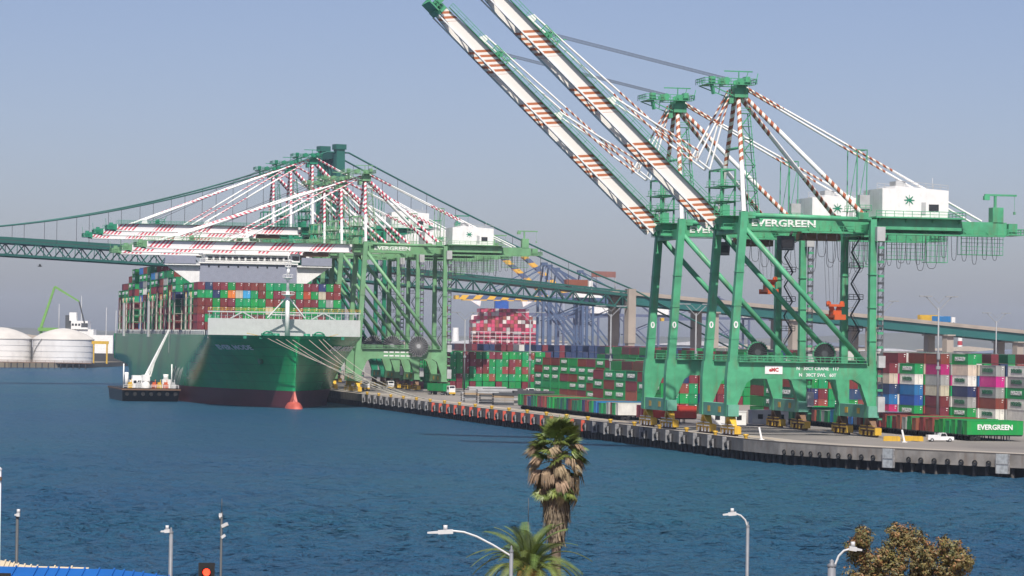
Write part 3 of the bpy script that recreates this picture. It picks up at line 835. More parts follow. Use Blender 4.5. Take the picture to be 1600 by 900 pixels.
    while x < rear - 2:
        w = 1.3; d = rs.uniform(4.6, 6.0)
        pts = [(x + w * t / 8, fy, zb - 2.0 - d * math.sqrt(max(0, 1 - (2 * t / 8 - 1) ** 4)) ** .9) for t in range(9)]
        mb.path(pts, .06, 4); x += 2.3
    mb.build('festoon_cable', M['rope'], R)
    # hanging maintenance cage and rear service jib
    mb = MB()
    for (xa, xb, d) in ((44, 49, 6.0), (52, rear - 1, 4.2)):
        for xx in [xa + i * (xb - xa) / 5 for i in range(6)]: mb.beam((xx, fy + 1.2, zb - 1.6), (xx, fy + 1.2, zb - 1.6 - d), .09, .09); mb.beam((xx, fy + 3.2, zb - 1.6), (xx, fy + 3.2, zb - 1.6 - d), .09, .09)
        for k in range(5): mb.beam((xa, fy + 1.2, zb - 1.6 - d * (k + 1) / 5), (xb, fy + 1.2, zb - 1.6 - d * (k + 1) / 5), .09, .09)
        mb.box(xa, xb, fy + 1.0, fy + 3.4, zb - 1.7 - d, zb - 1.6 - d)
    mb.build('maintenance_cage', G, R)
    mb = MB()
    mb.box(rear - 3.2, rear - .8, YC - 4, YC - 1.4, zb + 1.2, zb + 4.4); mb.beam((rear - 2.2, YC - 2.6, zb + 4.4), (rear - 2.2, YC - 2.6, zb + 7.0), .5, .5)
    mb.box(rear - 4.6, rear + 2.6, YC - 2.9, YC - 2.3, zb + 6.9, zb + 7.3); mb.box(rear - 4.8, rear - 3.6, YC - 3.1, YC - 2.1, zb + 6.0, zb + 6.9)
    mb.beam((rear + 2.2, YC - 2.6, zb + 7), (rear + 2.2, YC - 2.6, zb + 3.6), .06, .06); mb.box(rear + 2.0, rear + 2.4, YC - 2.8, YC - 2.4, zb + 3.0, zb + 3.6)
    mb.box(rear, rear + 4.2, YC - 4, YC + 4, zb - 1.5, zb - 1.3); mb.rail((rear, YC - 4, zb - 1.3), (rear + 4.2, YC - 4, zb - 1.3), 1.1, 1, .07); mb.rail((rear + 4.2, YC - 4, zb - 1.3), (rear + 4.2, YC + 4, zb - 1.3), 1.1, 1, .07)
    mb.box(rear + .6, rear + 2.6, YC - 3.5, YC - 1.5, zb - 1.3, zb + 1.0)
    mb.build('service_jib', G, R)
    # ------------------------------------------------ boom (own frame: x runs out over the water as -x)
    hinge = (-1.6, YC, zb)
    B = link('boom', None, R, hinge, rot=(0, raised, 0))
    Bm = MB()
    for s in (-1, 1):
        yy = s * 2.6
        Bm.hexa([(-out + 7, yy - .6, -1.65), (0, yy - .6, -1.65), (0, yy + .6, -1.65), (-out + 7, yy + .6, -1.65)],
                [(-out + 7, yy - .6, 1.2), (0, yy - .6, 1.2), (0, yy + .6, 1.2), (-out + 7, yy + .6, 1.2)])
        Bm.hexa([(-out, yy - .6, -.9), (-out + 7, yy - .6, -1.65), (-out + 7, yy + .6, -1.65), (-out, yy + .6, -.9)],
                [(-out, yy - .6, .7), (-out + 7, yy - .6, 1.15), (-out + 7, yy + .6, 1.15), (-out, yy + .6, .7)])
    boom = Bm.build('boom_beam', [BM], B)
    mb = MB()
    for i in range(9):
        x = -3 - i * (out - 6) / 8
        mb.box(x - .3, x + .3, -2.0, 2.0, -.5, .5)
        if i < 8:
            x2 = -3 - (i + 1) * (out - 6) / 8
            mb.beam((x, -2, .8), (x2, 2, .8), .2, .2); 
    mb.box(-out + 1, 0, -3.45, -3.2, -1.75, -1.45); mb.box(-out + 1, 0, 3.2, 3.45, -1.75, -1.45)
    mb.build('boom_tie', wh, B)
    mb = MB()
    for s in (-1, 1):
        mb.box(-out + 1.5, -1, s * 3.2 - (.9 if s < 0 else 0), s * 3.2 + (.9 if s > 0 else 0), 1.2, 1.3)
        mb.rail((-out + 1.5, s * 4.05, 1.3), (-1, s * 4.05, 1.3), 1.1, 2.2, .055)
    mb.build('boom_walkway', G, B)
    mb = MB()
    mb.box(-out - 2.6, -out + .4, -4.6, 4.6, -1.2, -.9); mb.rail((-out - 2.6, -4.6, -.9), (-out - 2.6, 4.6, -.9), 1.3, 1.2, .08)
    mb.rail((-out - 2.6, -4.6, -.9), (-out + .4, -4.6, -.9), 1.3, 1, .08); mb.rail((-out - 2.6, 4.6, -.9), (-out + .4, 4.6, -.9), 1.3, 1, .08)
    for yy in (-2.6, 0, 2.6): mb.tube((-out - .8, yy - .25, .1), (-out - .8, yy + .25, .1), .9, 12)
    mb.box(-out - .2, -out + 1.2, -3.3, 3.3, -1.6, .9); mb.box(-out - 1.8, -out - .4, -4.2, -2.6, -.9, 1.4); mb.beam((-out - 2.2, 3, -.9), (-out - 2.6, 3, 3.2), .12, .12)
    mb.build('boom_tip', G, B)
    fa, fb = -out + 12, -out + 36                           # stay anchor points
    mb = MB()
    for x in (fa, fb):
        for s in (-1, 1): mb.hexa([(x - 1.2, s * 2.6 - .3, 1.15), (x + 1.2, s * 2.6 - .3, 1.15), (x + 1.2, s * 2.6 + .3, 1.15), (x - 1.2, s * 2.6 + .3, 1.15)],
                                  [(x - .3, s * 2.6 - .3, 3.0), (x + .5, s * 2.6 - .3, 3.0), (x + .5, s * 2.6 + .3, 3.0), (x - .3, s * 2.6 + .3, 3.0)])
    mb.build('stay_lug', wh, B)
    hx_ = -out + 17
    mb = MB(); mb.box(hx_ - 1, hx_ + 1, -3, 3, 1.2, 1.6)
    for yy in (-2.2, -.8, .8, 2.2): mb.tube((hx_, yy - .15, 2.3), (hx_, yy + .15, 2.3), .7, 12)
    mb.rail((hx_ - 2, -3.2, 1.3), (hx_ + 2.4, -3.2, 1.3), 1.8, 1.1, .09); mb.beam((hx_ + 1.5, -2.5, 1.5), (hx_ + 3.2, -2.5, 4.2), .2, .2)
    mb.build('hoist_sheave_frame', G, B)
    def bp(x, y, z):                                         # boom point in crane frame
        v = Matrix.Rotation(raised, 4, 'Y') @ Vector((x, y, z)); return Vector(hinge) + v
    apf = Vector((1.4, YC, za - 1.2))
    for i, ax in enumerate((fa, fb)):
        for s in (-1, 1):
            a = apf + Vector((0, s * (1.4 + .5 * i), -.6 * i)); b = bp(ax, s * 2.6, 2.8)
            mb = MB()
            if raised < .2:
                seg_tube(mb, a, b, .30 if i == 0 else .24, [(.14, 0), (.5, 1), (.72, 0), (1, 1)] if i == 0 else [(.3, 0), (.62, 1), (.86, 0), (1, 1)], 7)
            else:
                j1 = bp(-18 + 4.5 * i, s * (2.6 + .4 * i), 5.5 + 2.2 * i)          # folded links lie on the boom
                j2 = Vector((-3.2 - 3.2 * i, YC + s * (1.9 + .7 * i), zb + 11.0 + 1.6 * i))
                seg_tube(mb, a, j2, .22, [(.45, 0), (1, 1)], 7)
                seg_tube(mb, j2, j1, .22, [(.35, 1), (.8, 0), (1, 1)], 7)
                seg_tube(mb, j1, b, .22, [(.4, 0), (.7, 1), (1, 1)], 7)
            mb.build('forestay', [STR, wh], R)
    mb = MB()
    for yy in (-2.2, -.8, .8, 2.2):
        mb.beam(Vector((.2, YC + yy * .9, za + 1.2)), bp(hx_, yy, 2.9), .09, .09)
    mb.build('boom_hoist_rope', M['rope'], R)
    if raised > .2:
        # boom latch arms and dark machinery under the raised boom foot
        mb = MB(); mb.tube(bp(-.2, -4.2, 0), bp(-.2, 4.2, 0), .7, 10); mb.build('boom_hinge', G, R)
    return R
UP = rad(43.5)
crB = make_crane('raised_boom_crane', 'green gantry crane with raised striped boom cut off by the top of the photo', 'gantry cranes with raised booms',
                 44.7, 74.0, 70.0, UP, M['cg1'], M['cg1b'], M['st1'], M['bm1'], 2.7, True)
crC = make_crane('lowered_boom_crane', 'green gantry crane with lowered boom, nearest of those serving the green ship', 'gantry cranes serving the green ship',
                 50.6, 77.0, 73.0, 0.0, M['cg2'], M['cg2'], M['st2'], M['bm2'], 3.8, False)
crF = make_crane('tall_gantry_crane', 'tall green gantry crane with high boom, nearest of the three tallest by the ship', 'tall gantry cranes serving the green ship',
                 60.2, 89.0, 72.0, 0.0, M['cg3'], M['cg3'], M['st2'], M['bm2'], 3.8, False)
index_kids()
crA = copy_tree(crB)
crA['label'] = 'green gantry crane whose whole raised striped boom shows, behind the nearest crane'
for ch in bpy.data.objects:
    if ch.parent == crA and ch.name.startswith('spreader'): ch.location.z += 6.0
    if ch.parent == crA and ch.name.startswith('hoist_rope'): ch.scale.z = .552; ch.location.z += 18.6
crD, crE = copy_tree(crC), copy_tree(crC)
crD['label'] = 'green gantry crane with lowered boom, second of the lower three by the ship'
crE['label'] = 'green gantry crane with lowered boom, third of the lower three by the ship'
crG, crH = copy_tree(crF), copy_tree(crF)
crG['label'] = 'tall green gantry crane, middle of the three tallest behind the ship'
crH['label'] = 'tall green gantry crane, farthest of the three tallest, boom lowest in the haze'
for o, u in ((crB, 0), (crA, 48.2), (crC, 459), (crD, 510), (crE, 549), (crF, 579), (crG, 635), (crH, 684)):
    o.location = q(u, 0, ZQ + .06); o.rotation_euler = (0, 0, TH)
# ================================================================== shipping containers
CC = {'green': (.008, .28, .085), 'dark green': (.008, .15, .07), 'maroon': (.19, .030, .034), 'brown red': (.27, .07, .05), 'navy': (.025, .045, .13),
      'blue': (.02, .13, .38), 'cyan': (.05, .32, .62), 'white': (.66, .65, .60), 'cream': (.58, .51, .40), 'grey': (.33, .34, .33), 'magenta': (.48, .02, .17),
      'orange': (.62, .14, .03), 'red': (.45, .03, .03), 'teal': (.01, .16, .14), 'pink': (.56, .07, .19)}
CM = {k: mat('container_' + k.replace(' ', '_'), c, .48, var=.10, scale=.5, rnd=.16, dirt=.22) for k, c in CC.items()}
CONT = {}
def container_mesh(col, L=12.19, H=2.6, reefer=False):
    key = (col, L, H, reefer)
    if key in CONT: return CONT[key]
    w = 1.22; mb = MB(); l = L / 2; p = .14; d = .05
    mb.box(-w + d, w - d, -l + d, l - d, .12, H - .06)
    for sx in (-1, 1):
        for sy in (-1, 1):
            mb.box(min(sx * w, sx * (w - p)), max(sx * w, sx * (w - p)), min(sy * l, sy * (l - p)), max(sy * l, sy * (l - p)), 0, H)
        mb.box(min(sx * w, sx * (w - .1)), max(sx * w, sx * (w - .1)), -l + p, l - p, 0, .16); mb.box(min(sx * w, sx * (w - .1)), max(sx * w, sx * (w - .1)), -l + p, l - p, H - .12, H - .02)
    for sy in (-1, 1):
        a, b = sorted((sy * l, sy * (l - .1))); mb.box(-w + p, w - p, a, b, 0, .16); mb.box(-w + p, w - p, a, b, H - .14, H)
    # corrugation ribs on the long sides
    n = int(L / .61)
    for sx in (-1, 1):
        for i in range(n):
            y = -l + .3 + i * (L - .6) / (n - 1)
            a, b = sorted((sx * (w - d - .002), sx * (w - .012))); mb.box(a, b, y - .13, y + .13, .16, H - .12)
    # doors at the -y end: seam, lock rods, small placards
    for x in (-.85, -.38, .38, .85): mb.box(x - .03, x + .03, -l - .03, -l + .06, .12, H - .14, 0)
    mb.box(-.02, .02, -l - .005, -l + .06, .16, H - .14, 2)
    mb.box(.5, 1.0, -l - .012, -l + .04, H - .55, H - .34, 1); mb.box(.5, .75, -l - .012, -l + .04, H - 1.1, H - .9, 1)
    if reefer:
        mb.box(-.9, .9, l - .02, l + .02, .3, H * .55, 2)
    CONT[key] = mb.mesh('shipping_container', [CM[col], M['grey'] if col in ('white', 'cream') else M['letter'], M['dgrey']])
    return CONT[key]
ROT_LEFT = (pi / 2, 0, -pi / 2)
SIDE_TXT = None
def put_container(name, col, loc, rz, label, group, H=2.6, L=12.19, text=False, reefer=False, back=False):
    o = link(name, container_mesh(col, L, H, reefer), None, loc, rz)
    tag(o, label, 'container', group)
    if text:
        m = M['gdark'] if col in ('white', 'cream', 'grey') else M['letter']
        link('lettering', everg(1.45 if L > 8 else .8, m), o, (-1.24, 0, H * .52), rot=ROT_LEFT)
    return o
def mass_box(mb, u, v, z, L, H, m, fr=None):
    c = fr(u, v, z); w, l = 1.2, L / 2
    ax = Vector((cos(TH), sin(TH), 0)); ay = Vector((-sin(TH), cos(TH), 0)); c = Vector(c)
    w -= .04; l -= .05
    lo = [c - ax * w - ay * l, c + ax * w - ay * l, c + ax * w + ay * l, c - ax * w + ay * l]
    mb.hexa(lo, [p + Vector((0, 0, H - .14)) for p in lo], m)
MASSM = [CM[k] for k in ('green', 'maroon', 'brown red', 'navy', 'white', 'dark green')]
# ================================================================== the green container ship
SHV, SHU, SHL, SHB = -33.5, 378.0, 352.0, 25.5
ship = thing('container_ship', 'large green container ship moored bow towards us at the far berth', 'ship', q(SHU, SHV, 0), TH)
M['hull'] = mat('hull_green', (.009, .33, .112), .26, var=.14, scale=.12, dirt=.14, spec=.3)
def seams(m, sx, sz, k):
    nt = m.node_tree; b = nt.nodes['Principled BSDF']; src = b.inputs['Base Color'].links[0].from_socket
    tc = nd(nt, 'ShaderNodeTexCoord'); sp = nd(nt, 'ShaderNodeSeparateXYZ'); cb = nd(nt, 'ShaderNodeCombineXYZ'); br = nd(nt, 'ShaderNodeTexBrick')
    nt.links.new(tc.outputs['Object'], sp.inputs[0]); nt.links.new(sp.outputs[1], cb.inputs[0]); nt.links.new(sp.outputs[2], cb.inputs[1]); nt.links.new(cb.outputs[0], br.inputs['Vector'])
    br.inputs['Scale'].default_value = 1; br.inputs['Brick Width'].default_value = sx; br.inputs['Row Height'].default_value = sz; br.inputs['Mortar Size'].default_value = .10
    br.inputs['Color1'].default_value = (1, 1, 1, 1); br.inputs['Color2'].default_value = (.90, .93, .92, 1); br.inputs['Mortar'].default_value = (k, k, k, 1)
    mx = nd(nt, 'ShaderNodeMixRGB', blend_type='MULTIPLY'); mx.inputs['Fac'].default_value = 1; nt.links.new(src, mx.inputs['Color1']); nt.links.new(br.outputs['Color'], mx.inputs['Color2']); nt.links.new(mx.outputs[0], b.inputs['Base Color'])
seams(M['hull'], 9.0, 2.8, .72)
M['boot'] = mat('hull_boot_red', (.10, .020, .028), .5, var=.2, scale=.1)
M['bulb'] = mat('bulb_red', (.42, .085, .06), .55, var=.25, scale=.3)
M['deckg'] = mat('ship_grey', (.50, .51, .50), .5, var=.06, dirt=.08)
M['deck'] = mat('deck_green', (.05, .16, .09), .7)
def hb(y, z):
    t = max(0.0, min(1.0, z / 23.5))
    ys = 6 - 2.0 * t - 4.0 * t ** 3                       # stem rake
    le = 98 - 66 * t ** 1.5; p = 1.55 + 1.1 * t ** 2
    k = (y - ys) / le
    if k <= 0: return 0.0
    k = min(1, k)
    w = SHB * (1 - (1 - k) ** p)
    if y > 285:
        e = (y - 285) / (SHL - 285); lo = max(0, 1 - z / 13.0)
        w *= 1 - .92 * (e ** 1.3) * min(1, lo * 1.4)
    return w
zs = [-1.5, 0, 2.5, 5.6, 5.601, 8, 10.5, 13, 15.5, 18, 20, 21.8, 23.5]
ystat = [0, .6, 1.5, 3, 5, 7, 9, 11, 13, 16, 20, 24, 28, 33, 38, 44, 52, 62, 74, 88, 104, 130, 200, 270, 290, 305, 320, 335, 346, 352]
mb = MB()
for sgn in (1, -1):
    k0 = len(mb.v)
    for y in ystat:
        for z in zs:
            t = max(0.0, min(1.0, z / 23.5)); ys = 6 - 2.0 * t - 4.0 * t ** 3
            mb.v.append((sgn * hb(y, z), max(y, ys), z))
    nz = len(zs)
    for i in range(len(ystat) - 1):
        for j in range(nz - 1):
            if j == 3: continue
            a, b = k0 + i * nz + j, k0 + (i + 1) * nz + j
            f = (a, a + 1, b + 1, b) if sgn > 0 else (a, b, b + 1, a + 1)
            mb.face(f[::-1], 1 if j < 3 else 0, None, True)
# transom
nz = len(zs); n1 = (len(ystat) - 1) * nz; n2 = len(ystat) * nz + n1
for j in range(nz - 1):
    if j != 3: mb.face((n1 + j, n1 + j + 1, n2 + j + 1, n2 + j), 1 if j < 3 else 0)
hull = mb.build('hull', [M['hull'], M['boot']], ship)
mb = MB(); pts = [(hb(y, 22.3) - .15, max(y, .3)) for y in ystat]
mb.quad([(x, y, 22.4) for x, y in pts] + [(-x, y, 22.4) for x, y in reversed(pts)])
mb.build('deck', M['deck'], ship)
# bulb
mb = MB()
for i, (y, r) in enumerate([(-2.0, .1), (-1.4, 1.2), (.5, 2.1), (4, 2.6), (9, 2.6), (16, 1.5)]):
    for k in range(14):
        a = 2 * pi * k / 14
        mb.v.append((r * 1.05 * cos(a), y + .6 * max(0, sin(a)), -.9 + r * (1.3 if sin(a) > 0 else 1.0) * sin(a)))
for i in range(5):
    for k in range(14):
        j = (k + 1) % 14; mb.face((i * 14 + k, i * 14 + 14 + k, i * 14 + 14 + j, i * 14 + j), 0, None, True)
mb.hexa([(-.9, 2.8, 1.0), (.9, 2.8, 1.0), (1.4, 9, 1.0), (-1.4, 9, 1.0)], [(-.15, 5.0, 5.5), (.15, 5.0, 5.5), (.4, 9, 5.5), (-.4, 9, 5.5)])
mb.build('bulbous_bow', M['bulb'], ship)
# name and anchor marks
nm = text_mesh('name_lettering', 'EVER MODE', 3.3, M['letter'], .02, .11)
def hull_text(me, yc, zc, sgn):
    w = hb(yc, zc); e = .5
    dy = Vector((sgn * (hb(yc + 4, zc) - hb(yc - 4, zc)), 8.0, 0)).normalized()
    dz = Vector((sgn * (hb(yc, zc + 1) - hb(yc, zc - 1)), 0, 2.0)).normalized()
    ex = dy if sgn > 0 else -dy                           # reading direction seen from outside
    ez = ex.cross(dz).normalized(); ey = ez.cross(ex)
    o = link('name_lettering', me, hull)
    o.matrix_local = Matrix.Translation(Vector((sgn * w, yc, zc)) + ez * .22) @ Matrix((ex, ey, ez)).transposed().to_4x4()
hull_text(nm, 21, 19.6, 1); hull_text(nm, 21, 19.6, -1)
for sgn in (1, -1):
    w = hb(17, 15.5)
    MB().tube((sgn * (w - .6), 16.6, 15.2), (sgn * (w + .35), 16.2, 15.0), .9, 10).build('anchor_pocket', M['gdark'], ship)
# breakwater, rail trusses, foremast
mb = MB()
mb.box(-25.4, 25.4, 30.0, 30.4, 22.4, 29.0)
for x in range(-24, 25, 4): mb.beam((x, 33.6, 22.4), (x, 30.4, 28.4), .25, .3)
mb.build('breakwater', M['deckg'], ship)
mb = MB()
mb.box(-25.4, 25.4, 30.0, 31.6, 31.0, 31.4); mb.rail((-25.4, 30.1, 31.4), (25.4, 30.1, 31.4), 1.0, 1.5, .06, 1)
for x in range(-25, 26, 2): mb.beam((x, 30.2, 29.0), (x, 30.2, 31.0), .16, .16)
for x in (-14, 13): mb.beam((x, 30.1, 31.2), (x - 4, 30.1, 29), .3, .4); mb.beam((x, 30.1, 31.2), (x + 4, 30.1, 29), .3, .4)
mb.box(-25.4, 25.4, 30.9, 31.2, 29.9, 30.1)
mb.build('breakwater_walkway', [M['deckg'], M['yellow']], ship)
mast = MB()
mast.tube((0, 24, 22.4), (0, 24, 38), .8, 10, r1=.65); mast.tube((0, 24, 38), (0, 24, 46), .55, 10, r1=.4); mast.tube((0, 24, 46), (0, 24, 51), .12, 6)
for s in (-1, 1): mast.beam((s * 6.2, 26.5, 29.4), (0, 24, 36.6), .35, .35)
mast.beam((-5.4, 26.2, 30.4), (5.4, 26.2, 30.4), .25, .25)
for z, r in ((37.0, 2.0), (42.6, 1.7), (46.2, 1.0)):
    mast.lathe([(.4, z - .8), (r, z), (r, z + .15), (.3, z + .15)], 12, c=(0, 24, 0)); mast.lathe([(r, z + 1.0), (r + .06, z + 1.06), (r, z + 1.12)], 12, c=(0, 24, 0))
    for k in range(8): mast.beam((r * cos(k * pi / 4), 24 + r * sin(k * pi / 4), z), (r * cos(k * pi / 4), 24 + r * sin(k * pi / 4), z + 1.1), .07, .07)
mast.tube((0, 23.2, 43.6), (0, 23.2, 45.4), .45, 8); mast.box(-1.6, 1.6, 23.8, 24.2, 48.2, 48.4)
mast.build('foremast', M['white'], ship)
# mooring gear on the forecastle, bulwark rail
mb = MB()
for s in (-1, 1):
    for k in range(9):
        a0, a1 = pi * k / 8 - .2, pi * (k + 1) / 8 - .2
        mb.tube((s * 8.4 + 2.0 * cos(a0), 10, 22.6 + 1.7 * sin(a0) + .5), (s * 8.4 + 2.0 * cos(a1), 10, 22.6 + 1.7 * sin(a1) + .5), .25, 6)
    mb.box(s * 8.4 - 1.8, s * 8.4 + 1.8, 10, 13, 22.4, 24.2); mb.tube((s * 5 - 1, 14, 23.4), (s * 5 + 1, 14, 23.4), .9, 10)
    mb.beam((s * 10.5, 9, 23.2), (s * 15, 12, 24.2), .15, .15, 1)
for s in (-1, 1):
    for x in (2, 5, 11, 16): mb.box(s * x - .5, s * x + .5, hb_y if False else 3 + x * .35, 4 + x * .35, 22.4, 23.3)
mb.build('mooring_winch', [M['cg3'], M['yellow']], ship)
# superstructure
SY = 120.0
sup = MB()
sup.box(-17.5, 17.5, SY, SY + 14, 22.4, 49.0, 1)
sup.box(-17.8, 17.8, SY - .6, SY + 14, 49.0, 49.5, 0); sup.box(-15.5, 15.5, SY - .2, SY + 12, 49.5, 52.2, 0)
sup.box(-16.5, 16.5, SY - 1, SY + 12.5, 52.2, 52.7, 0); sup.box(-4, 4, SY + 4, SY + 10, 52.7, 55.5, 0)
sup.rail((-17.5, SY - .5, 49.5), (17.5, SY - .5, 49.5), 1.1, 2, .06, 0)
M['front'] = mat('deckhouse_front_shade', (.27, .29, .36), .45, var=.06, dirt=.08)  # shade on the white front, put into the colour as blue-grey
house = sup.build('deckhouse', [M['white'], M['front']], ship)
for s in (-1, 1):
    w = MB()
    w.box(min(s * 17.5, s * 30), max(s * 17.5, s * 30), SY - 1, SY + 3.5, 48.2, 48.8, 0)
    w.box(min(s * 19, s * 30), max(s * 19, s * 30), SY - 1.2, SY - .9, 48.8, 51.6, 1)
    w.box(min(s * 29.8, s * 30), max(s * 29.8, s * 30), SY - .9, SY + 3.5, 48.8, 50.2, 1)
    pr = [(s * 17.5, 40.5), (s * 18.6, 40.5), (s * 29.5, 48.2), (s * 17.5, 48.2)]
    w.prism(pr if s > 0 else pr[::-1], SY + .4, SY + 2.0, 0)
    w.build('bridge_wing', [M['white'], M['front']], house)
for i in range(13):
    MB().box(-14.6 + i * 2.3, -13.0 + i * 2.3, SY - .27, SY - .2, 50.2, 51.5).build('window', M['glass'], house)
for i in range(9):
    MB().box(-14.5 + i * 3.5, -13.9 + i * 3.5, SY - .06, SY, 47.6, 48.3).build('window', M['glass'], house)
for s in (-1, 1):
    lb = MB(); lb.lathe([(0.0, -4), (1.0, -3.4), (1.4, -2), (1.5, 0), (1.4, 2), (1.0, 3.4), (0.0, 4)], 10)
    o = lb.build('lifeboat', M['orange'], house, (s * 20.5, SY + 8, 34)); o.rotation_euler = (pi / 2, 0, 0)
mb = MB(); mb.tube((0, SY + 6, 52), (0, SY + 6, 62), .5, 8, r1=.25); mb.box(-3.5, 3.5, SY + 5.8, SY + 6.2, 57, 57.3); mb.box(-2.4, 2.4, SY + 5.7, SY + 5.9, 59.5, 59.9); mb.tube((2, SY + 6, 52), (2, SY + 6, 56), .9, 10)
mb.build('radar_mast', M['white'], house)
mb = MB(); mb.box(-7, 7, 268, 278, 22.4, 52); mb.build('funnel', M['cg3'], ship)
# bays of containers
GC = 'green'
KEY = {'G': 'green', 'M': 'maroon', 'B': 'navy', 'O': 'orange', 'W': 'cream', 'C': 'cyan', 'R': 'red', 'T': 'dark green', 'N': 'grey'}
FRONT = ['MBMMGMMMMGGGGGMMBGM', 'GGBGOWCGMGMMMGRGWMM', 'MMGMMGGGGMMTTMMMGNG', 'MMGMMGGGGWGTGMGGTTT', 'MGGMMMGMMGGTMMGGMTG', 'MMGGMTGMGMGGMTGMGMM']
bays = [(72 + 14.6 * i, t) for i, t in enumerate((6, 6, 6))] + [(137 + 14.6 * i, t) for i, t in enumerate((7, 7, 8, 8, 8, 8, 9, 9, 9))] + [(282 + 14.0 * i, t) for i, t in enumerate((9, 8, 7, 7, 6))]
TH_ = 2.72; ZB = 25.2
rs = random.Random(11)
def shipcol(): return rs.choices(['green', 'maroon', 'brown red', 'navy', 'dark green', 'white', 'grey', 'blue'], [44, 34, 6, 3, 6, 2, 2, 2])[0]
massS = MB(); best = 0; nship = 0; prevtop = 0
mcol = ['green', 'maroon', 'brown red', 'navy', 'white', 'dark green']
for bi, (y, T) in enumerate(bays):
    jag = [T - (1 if (rs.random() < .16 and bi > 2) else 0) for _ in range(19)]
    for r in range(19):
        x = -23.4 + r * 2.6
        if r in (0,) and bi > 2: jag[r] = T
        for k in range(jag[r]):
            z = ZB + k * TH_
            vis = (bi == 0 and k >= 1) or (r == 0) or (bi > 2 and k >= prevtop - 0 and k > 5 and abs(x + 12) < 14)
            if bi == 0: c = KEY[FRONT[min(5, T - 1 - k)][r]]
            else: c = shipcol()
            if vis and nship < 290:
                where = (f'{nth(k + 1)} tier, {nth(r + 1)} column from seaward, foremost bay of green ship' if bi == 0
                         else f'{nth(k + 1)} tier, {nth(r + 1)} column from seaward, {nth(bi + 1)} bay of green ship')
                o = put_container('deck_container', c, q(SHU + y, SHV + x, z), TH, f'{c} container in {where}', 'containers aboard the green ship', H=2.65, reefer=False)
                if r == 0 and c == 'green' and k > 3: link('lettering', everg(1.45, M['letter']), o, (-1.24, 0, 1.35), rot=ROT_LEFT)
                nship += 1
            else:
                i = mcol.index(c) if c in mcol else 1
                mass_box(massS, y - 0, x, z, 12.1, 2.65, i, lambda u, v, z: (v * cos(0), u, z)) if False else massS.box(x - 1.2, x + 1.2, y - 6.05, y + 6.05, z, z + 2.6, i)
    prevtop = max(prevtop, T)
stuff(massS.build('stowed_containers', MASSM, ship))
# lashing bridges between bays: frames of posts, floor strips and yellow-tipped rails
lash = MB()
for sx in [-25.2 + 2.6 * i for i in range(20)]:
    for yy in (0, 1.2): lash.beam((sx, yy, 22.4), (sx, yy, 36.5), .22, .22)
for z in (25.0, 28.4, 31.0, 33.8, 36.3):
    lash.box(-25.3, 24.6, 0, 1.2, z - .12, z)
    lash.box(-25.32, -25.2, -.9, 2.0, z - .3, z + .2)
for yy in (-.8, 2.0): lash.beam((-25.3, yy, 22.4), (-25.3, yy, 37.6), .2, .2)
for i in range(12):
    lash.beam((-25.3 + (i * 4.2), .6, 36.3), (-25.3 + i * 4.2, .6, 38.2), .25, .25, 1)
lash_me = lash.mesh('lashing_bridge', [mat('lashing_bridge_cream', (.50, .46, .39), .55, dirt=.3), M['yellow']])
lash2 = MB()
lash2.v, lash2.f, lash2.m, lash2.uv, lash2.sm = list(lash.v), list(lash.f), list(lash.m), list(lash.uv), list(lash.sm)
for bi, (y, T) in enumerate(bays):
    if bi == 0: continue
    o = link('lashing_bridge', lash_me, ship, (0, y - 7.9, 0))
    if bi in (4, 7, 9): o.scale = (1, 1, 1.09); o.location = (0, y - 7.9, -2.2)
# deck edge rail and stanchions seaward side
mb = MB()
mb.rail((-25.4, 40, 23.5), (-25.4, 340, 23.5), 1.1, 3.0, .07)
for i in range(60): mb.box(-25.45, -24.9, 42 + i * 5, 42.6 + i * 5, 23.4, 25.1)
mb.build('deck_edge_rail', M['deckg'], ship)
# white service towers up the side
for y in (210, 306): MB().box(-26.3, -25.5, y, y + 2.4, 22.4, 36).build('access_tower', M['grey'], ship)
# mooring lines
bl = [o for u, o in BOL if 300 < u < 360]
mi = 0
for k, (x, z) in enumerate(((-9, 22.6), (-6.5, 22.4), (-3.5, 22.3), (-1.5, 22.2), (4, 22.3), (7.5, 22.5), (9, 22.6))):
    a = Vector(q(SHU + .8 + abs(x) * .55, SHV + x, z)); o = bl[k % len(bl)]; b = Vector(o.location) + Vector((0, 0, .7))
    pts = []
    for i in range(17):
        t = i / 16; p = a.lerp(b, t); p.z -= 2.6 * 4 * t * (1 - t) * (.6 + .1 * k); pts.append(p)
    tag(MB().path(pts, .10, 5).build('mooring_line', M['hemp']), f'pale mooring line from the ship bow to the quay, {nth(k + 1)} from the seaward side', 'mooring line', 'bow mooring lines')
# ================================================================== bunker barge alongside
bar = thing('bunker_barge', 'dark service barge with white crane jib lying alongside the green ship', 'barge', q(470, -70.6, 0), TH)
mb = MB()
mb.hexa([(-9.6, 3, -.6), (9.6, 3, -.6), (9.6, 50, -.6), (-9.6, 50, -.6)], [(-10, 0, 4.6), (10, 0, 4.6), (10, 52, 4.6), (-10, 52, 4.6)])
mb.box(-10.25, 10.25, -.3, 52.3, 3.9, 4.4, 1)
mb.build('barge_hull', [mat('barge_black', (.012, .013, .018), .45, var=.3, scale=.2), M['brown']], bar)
for i in range(7): MB().tube((-8.4 + i * 2.8, -.55, 2.6), (-8.4 + i * 2.8, -.3, 2.6), .7, 10).build('tyre_fender', M['black'], bar)
mb = MB(); mb.box(-6.5, .5, 9, 15, 4.6, 7.2); mb.box(-5.5, -1.5, 10, 14, 7.2, 8.9); mb.box(4.6, 7.6, 7, 10, 4.6, 7.6); mb.rail((-9.6, .4, 4.6), (9.6, .4, 4.6), 1.1, 1.6, .07)
